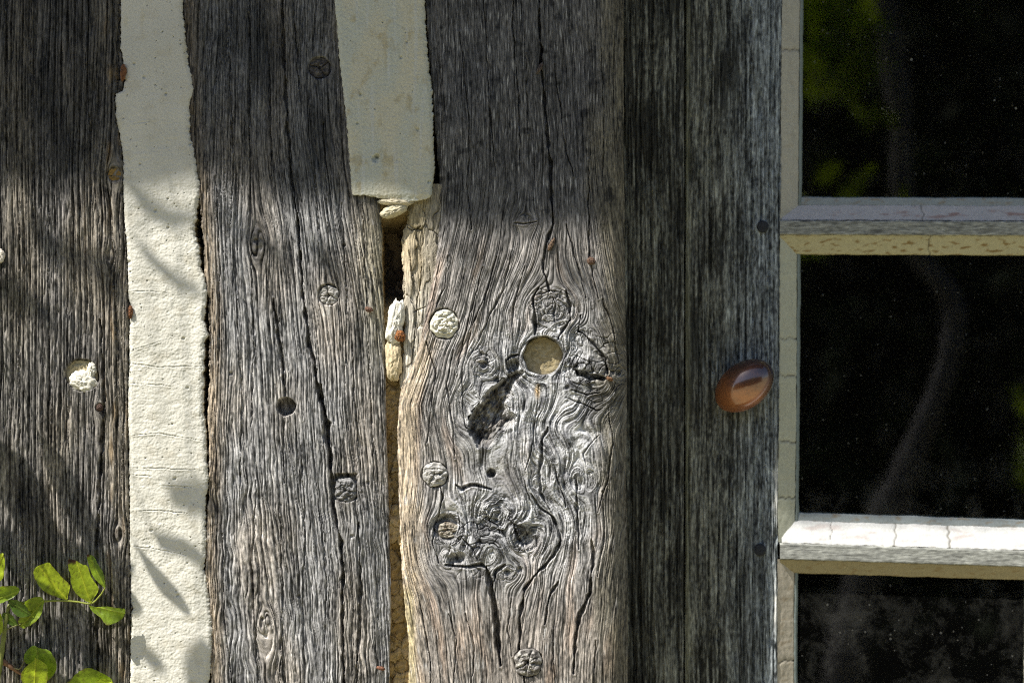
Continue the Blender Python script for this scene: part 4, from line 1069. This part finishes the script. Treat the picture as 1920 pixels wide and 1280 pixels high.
vine = thing('climbing_vine', 'green vine with oval leaves climbing over the left post', 'climbing plant', P(-120, 1440, -30))
LG = (0.38, 0.48, 0.025); MG = (0.24, 0.36, 0.025); DG = (0.09, 0.16, 0.018)
Lf = lambda *a, **k: leaf(*a, vine, **k)
Lf([(615, 510), (540, 490), (430, 440), (350, 350), (315, 260), (340, 205), (400, 180), (460, 165), (510, 220), (580, 300), (640, 360), (650, 400), (625, 470)], (612, 505), (360, 200), -22, 0.9, (-0.2, 0.12), LG, 1)
Lf([(840, 540), (760, 500), (690, 430), (655, 340), (655, 280), (630, 210), (632, 140), (700, 150), (760, 185), (810, 200), (840, 290), (890, 360), (915, 400), (900, 450), (860, 500)], (838, 530), (700, 140), -20, 0.6, (0.15, -0.1), (0.27, 0.35, 0.018), 2, brown=0.92)
Lf([(970, 400), (920, 370), (850, 290), (820, 200), (806, 95), (862, 108), (900, 180), (950, 270), (965, 350)], (968, 395), (825, 95), -30, -0.8, (-0.3, 0.35), MG, 3, brown=0.93)
Lf([(820, 560), (850, 580), (930, 575), (1000, 573), (1100, 590), (1150, 600), (1150, 650), (1110, 700), (1010, 740), (970, 720), (930, 670), (860, 620)], (825, 562), (1150, 640), -24, 0.5, (0.2, -0.35), (0.20, 0.29, 0.018), 4)
Lf([(-70, 560), (0, 400), (60, 380), (150, 385), (178, 432), (120, 490), (40, 530), (0, 545)], (-60, 520), (178, 430), -40, 0.8, (0.1, 0.2), MG, 5)
Lf([(240, 530), (300, 490), (370, 480), (405, 510), (400, 580), (380, 650), (320, 720), (220, 775), (170, 740), (180, 680), (230, 640), (250, 580)], (400, 515), (190, 760), -26, 1.2, (0.1, -0.2), (0.24, 0.34, 0.02), 6)
Lf([(80, 520), (160, 510), (230, 550), (260, 600), (285, 655), (200, 672), (130, 630)], (80, 522), (285, 655), -34, 0.6, (0.2, 0.2), DG, 7)
Lf([(20, 640), (90, 632), (140, 680), (160, 750), (90, 742), (40, 700)], (22, 640), (160, 750), -30, 0.5, (0.1, 0.2), DG, 8)
Lf([(230, 1010), (300, 935), (370, 960), (460, 980), (520, 1070), (522, 1160), (440, 1262), (390, 1240), (320, 1120), (240, 1090)], (390, 1240), (330, 935), -22, 0.8, (0.1, 0.1), MG, 9)
Lf([(240, 1130), (310, 1075), (330, 1048), (430, 1110), (442, 1190), (420, 1300), (300, 1340), (220, 1290), (198, 1200)], (320, 1330), (330, 1050), -36, 0.5, (-0.1, 0.1), LG, 10)
Lf([(600, 1300), (650, 1250), (720, 1180), (810, 1135), (900, 1165), (1000, 1220), (1035, 1262), (1010, 1340), (800, 1380), (640, 1360)], (620, 1340), (1035, 1262), -26, 0.9, (0.1, -0.15), (0.25, 0.36, 0.02), 11)
Lf([(880, 1280), (930, 1240), (1010, 1250), (1050, 1290), (1000, 1350), (900, 1360)], (890, 1350), (1040, 1270), -38, 0.4, (0.1, 0.15), LG, 12)
Lf([(-70, 100), (0, 85), (32, 90), (46, 200), (20, 325), (-60, 335), (-100, 220)], (-60, 330), (30, 88), -34, 0.6, (0.1, 0.2), LG, 13)
Lf([(0, 640), (28, 700), (22, 810), (-30, 850), (-60, 740), (-40, 660)], (-20, 845), (0, 640), -36, 0.5, (0.1, 0.2), LG, 14)
Z_ = lambda x, y, d: P(x * 0.2031, 1020 + y * 0.2031, d)
M_STEM = grit_mat('vine_stem', 600, 0.3, 0.25, rough=0.5)
tube('stem', [Z_(405, 525, -24), Z_(540, 518, -20), (Z_(700, 528, -18)), Z_(840, 545, -20), Z_(925, 470, -24), Z_(970, 398, -28)], [0.0011, 0.0009, 0.0009, 0.0008, 0.0006], M_STEM, vine, (0.24, 0.27, 0.05))
tube('stem', [Z_(-120, 1000, -34), Z_(0, 1065, -24), Z_(100, 1130, -20), Z_(195, 1195, -16), Z_(300, 1250, -26)], [0.0035, 0.003, 0.0022, 0.0014, 0.001], M_STEM, vine, (0.22, 0.12, 0.07))
tube('stem', [Z_(-30, 1300, -30), Z_(5, 1060, -28), Z_(35, 860, -28), Z_(50, 740, -30), Z_(90, 560, -30), Z_(200, 540, -28), Z_(405, 525, -24)], [0.003, 0.0026, 0.0022, 0.0018, 0.0014, 0.0011], M_STEM, vine, (0.20, 0.22, 0.06))
tube('stem', [Z_(110, 1130, -20), Z_(180, 1150, -22), Z_(225, 1075, -24), Z_(240, 1060, -24)], [0.0007, 0.0005], M_STEM, vine, (0.2, 0.18, 0.08))
tube('stem', [Z_(50, 790, -30), Z_(120, 760, -30), Z_(190, 735, -26)], [0.0008, 0.0005], M_STEM, vine, (0.2, 0.2, 0.07))


# more of the vine out of the picture, far leaves added to throw shade
def far_leaf(px, py, ln, wd, ang, t, s):
    """a leaf standing t metres towards the sun from wall pixel (px, py)"""
    u_ = Vector((math.cos(R(ang)), 0, -math.sin(R(ang)))); n_ = Vector((-u_.z, 0, u_.x))
    c0 = P(px, py, 0) + SUN * t
    n, m_ = 22, 9
    a = np.linspace(0, 1, n)[:, None]; b = np.linspace(-1, 1, m_)[None, :]
    w_ = wd * S * 0.5 * (np.sin(np.pi * a ** 0.85) ** 0.5 + 0.02) * (1 + 0.05 * np.sin(a * 40 + s))
    al = (a - 0.5) * ln * S + 0 * b; ac = w_ * b
    dp = -0.08 * ln * S * (np.abs(b) ** 1.5) + 0.05 * ln * S * np.sin(a * 4 + s)
    X = c0.x + al * u_.x + ac * n_.x; Z = c0.z + al * u_.z + ac * n_.z; Y = c0.y + dp + 0 * X
    c = np.ones(X.shape + (4,)); c[..., :3] = MG
    mesh_grid('leaf', X, Y, Z, M_LEAF, vine, {'tint': c})
    b0 = Vector((X[0, 4], Y[0, 4], Z[0, 4]))
    if t < 0.7: e0 = Vector((-0.60, -0.05, min(b0.z + 0.10, EYE + 0.45)))
    else: e0 = Vector((b0.x - 0.05, b0.y + 0.03, EYE + 1.24))
    tube('stem', [b0, (b0 + e0) / 2 + Vector((0, -0.01, 0.02)), e0], [0.0006, 0.0008, 0.001], M_STEM, vine, (0.2, 0.2, 0.07), 6, 3)


for i, a in enumerate([(25, 900, 200, 78, 64, 0.24), (115, 905, 190, 44, 66, 0.22), (60, 1010, 200, 90, 10, 0.26), (170, 1020, 150, 60, 22, 0.33), (290, 1064, 185, 27, 53, 0.40), (325, 1005, 150, 32, 35, 0.6),
                       (352, 915, 100, 70, 20, 0.95), (360, 1240, 100, 62, 110, 0.7), (275, 1218, 55, 26, 45, 0.75), (305, 482, 150, 22, 36, 1.0),
                       (15, 1190, 130, 60, 50, 0.3), (110, 1160, 150, 60, 35, 0.3), (180, 1240, 130, 60, 60, 0.3), (90, 1270, 160, 60, 20, 0.33), (215, 1090, 90, 34, 45, 0.36), (300, 370, 110, 40, 10, 0.9), (110, 430, 190, 60, 30, 1.3), (190, 500, 150, 50, 60, 1.25), (30, 540, 160, 50, 40, 1.35), (470, 430, 120, 40, 30, 1.5), (600, 470, 90, 36, 50, 1.6), (890, 470, 120, 34, 15, 1.9), (1080, 500, 110, 40, 40, 2.1)]):
    far_leaf(*a, i)
W_ = lambda px, py, t: P(px, py, 0) + SUN * t
tube('stem', [Vector((-0.62, -0.02, 0.05)), Vector((-0.60, -0.05, 0.9)), Vector((-0.60, -0.05, 1.25)), Vector((-0.62, -0.06, 1.65)), Vector((-0.75, -0.15, 1.85))], [0.005, 0.004, 0.003, 0.002], M_STEM, vine, (0.2, 0.15, 0.08))

# ------------------------------------------------------------------ out of the picture: eave, ground, room behind the door, garden
edge = [(-3200, 320), (-900, 330), (-500, 352), (0, 342), (80, 352), (160, 340), (240, 358), (330, 350), (400, 332), (480, 350), (560, 366), (650, 392), (720, 372), (800, 398), (860, 430), (930, 446), (1000, 428), (1080, 438), (1175, 432), (1300, 430), (1460, 430), (1900, 430), (2600, 430), (5000, 430)]  # unseen eave edge, shaped to drop the shade line on the posts
M_TILE = plain_mat('roof_tile', (0.20, 0.10, 0.06), 0.9, 30, 0.4)
yy = 0.5
off = SUN * (yy / -SUN.y)
ex = np.concatenate([np.linspace(-3200, 5000, 500)]); ey = np.interp(ex, [e[0] for e in edge], [e[1] for e in edge]) + 14 * N(ex / 75, 0.2, 600) + 7 * N(ex / 25, 0.5, 601)
px_ = (ex - 960) * S + off.x; pz_ = (640 - ey) * S + EYE + off.z
Vx = np.stack([px_] * 6, 1)
Vy = np.stack([np.full_like(ex, q) for q in (0.02, -yy, -yy - 0.006, -yy - 0.004, 0.02, 0.02)], 1)
Vz = np.stack([pz_ + 0.22, pz_, pz_ + 0.02, pz_ + 0.05, pz_ + 0.27, pz_ + 0.22], 1)
ev = mesh_grid('roof_eave', Vx, Vy, Vz, M_TILE); tag(ev, 'overhanging unseen roof edge shaped to cast the shade on the upper wall', 'roof')

M_GR = plain_mat('grass_ground', (0.27, 0.25, 0.15), 0.95, 3.0, 0.3)
g = mesh_poly('ground', [(-40, 0.0, 0), (40, 0.0, 0), (40, -60, 0), (-40, -60, 0)], [(0, 3, 2, 1)], M_GR); g['kind'] = 'structure'
M_ROOM = plain_mat('dark_room', (0.03, 0.028, 0.025), 0.9, 5, 0.2)
def boxv(x0, x1, y0, y1, z0, z1):
    return [(x0, y0, z0), (x1, y0, z0), (x1, y1, z0), (x0, y1, z0), (x0, y0, z1), (x1, y0, z1), (x1, y1, z1), (x0, y1, z1)]
yb = 0.135
v = boxv(-2.2, 2.2, yb, 3.0, -0.01, 2.6)
rm = mesh_poly('interior_wall', v, [(0, 1, 2, 3), (7, 6, 5, 4), (1, 5, 6, 2), (2, 6, 7, 3), (3, 7, 4, 0)], M_ROOM); rm['kind'] = 'structure'
# masonry either side of and behind the posts
M_BACK = plain_mat('back_masonry', (0.28, 0.21, 0.13), 0.95, 40, 0.4)
def solid(name, x0, x1, y0, y1, z0, z1, mat, label=None, cat_='wall'):
    o = mesh_poly(name, boxv(x0, x1, y0, y1, z0, z1), [(0, 3, 2, 1), (4, 5, 6, 7), (0, 1, 5, 4), (1, 2, 6, 5), (2, 3, 7, 6), (3, 0, 4, 7)], mat)
    if label: tag(o, label, cat_)
    return o
solid('backing_wall', -2.2, 0.09, 0.068, yb, 0.0, 2.6, M_BACK, 'rough brown masonry hidden in the dark joints behind the timber posts')
solid('door_head', 0.09, 2.2, 0.085, yb - 0.004, EYE + 0.42, 2.6, M_BACK, 'dark lintel above the door panes')

solid('plaster_wall', -2.2, -0.60, -0.001, yb + 0.05, 0.0, 2.6, plain_mat('plaster_beyond', (0.6, 0.57, 0.47), 0.9, 60, 0.1), 'cream plaster wall beyond the leftmost post')
solid('corner_post', 0.80, 2.2, 0.0, yb + 0.05, 0.0, 2.6, plain_mat('post_beyond', (0.2, 0.18, 0.16), 0.9, 60, 0.4), 'wide weathered post beyond the glazed door', 'timber post')
M_HEDGE = plain_mat('hedge_leaves', (0.035, 0.06, 0.015), 0.8, 8, 0.6)  # dark hedge added so the panes mirror no bright sky
rg = np.random.RandomState(3)
hv, hf = [], []
for i in range(9000):
    c_ = Vector((rg.uniform(-7, 7), -6.5 + 0.5 * rg.randn(), rg.uniform(0, 3.4))); a = rg.randn(3); a /= np.linalg.norm(a); b_ = np.cross(a, rg.randn(3)); b_ /= np.linalg.norm(b_)
    s_ = 0.12; k = len(hv)
    for q in ((-1, 0), (0, -0.5), (1, 0), (0, 0.5)):
        hv.append(tuple(c_ + Vector(a) * q[0] * s_ + Vector(b_) * q[1] * s_))
    hf.append((k, k + 1, k + 2, k + 3))
hd = mesh_poly('hedge', hv, hf, M_HEDGE); hd['kind'] = 'stuff'; hd['label'] = 'unseen dark hedge added to keep the sky out of the panes'; 
solid('garden_wall', -9, 9, -7.6, -7.3, 0, 3.3, plain_mat('garden_wall_stone', (0.03, 0.035, 0.02), 0.9, 4, 0.3), 'dark mossy garden wall behind the hedge', 'wall')


# a bush with sunlit yellow-green leaves and pale bent branches, mirrored faintly in the panes
GY = GD * S
def mirror(px, py, dist):
    """point dist metres in front of the glass whose reflection is seen at photo pixel (px, py)"""
    a = P(px, py, GD); c_ = Vector((0, -D, EYE)); d_ = (a - c_).normalized(); d_.y = -d_.y
    return a + d_ * (dist / -d_.y)


bush = thing('garden_shrub', 'shrub with yellow green leaves and pale bent branches standing in the garden', 'shrub', (1.6, -2.6, 0))
M_BARK = grit_mat('pale_bark', 60, 0.3, 0.3)
tube('branch', [mirror(1660, -500, 3.2), mirror(1655, -100, 3.2), mirror(1672, 150, 3.2), mirror(1690, 420, 3.2), mirror(1790, 560, 3.2), mirror(1800, 640, 3.2), mirror(1760, 760, 3.2), mirror(1700, 880, 3.2), mirror(1640, 1020, 3.2), mirror(1560, 1300, 3.2), mirror(1500, 1900, 3.2)],
     [0.02, 0.024, 0.027, 0.03, 0.032, 0.034, 0.035, 0.037, 0.04, 0.042], M_BARK, bush, (0.26, 0.25, 0.25), 10)
def sprig(px, py, w_, h_, n, s, dist=3.0):
    rg2 = np.random.RandomState(s); vv, ff = [], []
    for i in range(n):
        c_ = mirror(px + rg2.randn() * w_, py + rg2.randn() * h_, dist + rg2.uniform(-0.1, 0.1)); a = rg2.randn(3); a /= np.linalg.norm(a); b_ = np.cross(a, rg2.randn(3)); b_ /= np.linalg.norm(b_)
        k = len(vv)
        for q in ((-1, 0), (-0.3, -0.45), (0.4, -0.35), (1, 0), (0.4, 0.35), (-0.3, 0.45)):
            vv.append(tuple(c_ + Vector(a) * q[0] * 0.045 + Vector(b_) * q[1] * 0.045))
        ff.append(tuple(range(k, k + 6)))
    cc = np.ones((len(vv), 4)); cc[:, :3] = (0.30, 0.42, 0.02)
    mesh_poly('foliage', vv, ff, M_LEAF, bush, False, cc)


sprig(1560, 60, 38, 70, 90, 1); sprig(1600, 110, 22, 45, 50, 2); sprig(1940, 820, 10, 50, 18, 3); sprig(1560, 330, 60, 80, 16, 4)
print('scene done', len(bpy.data.objects))
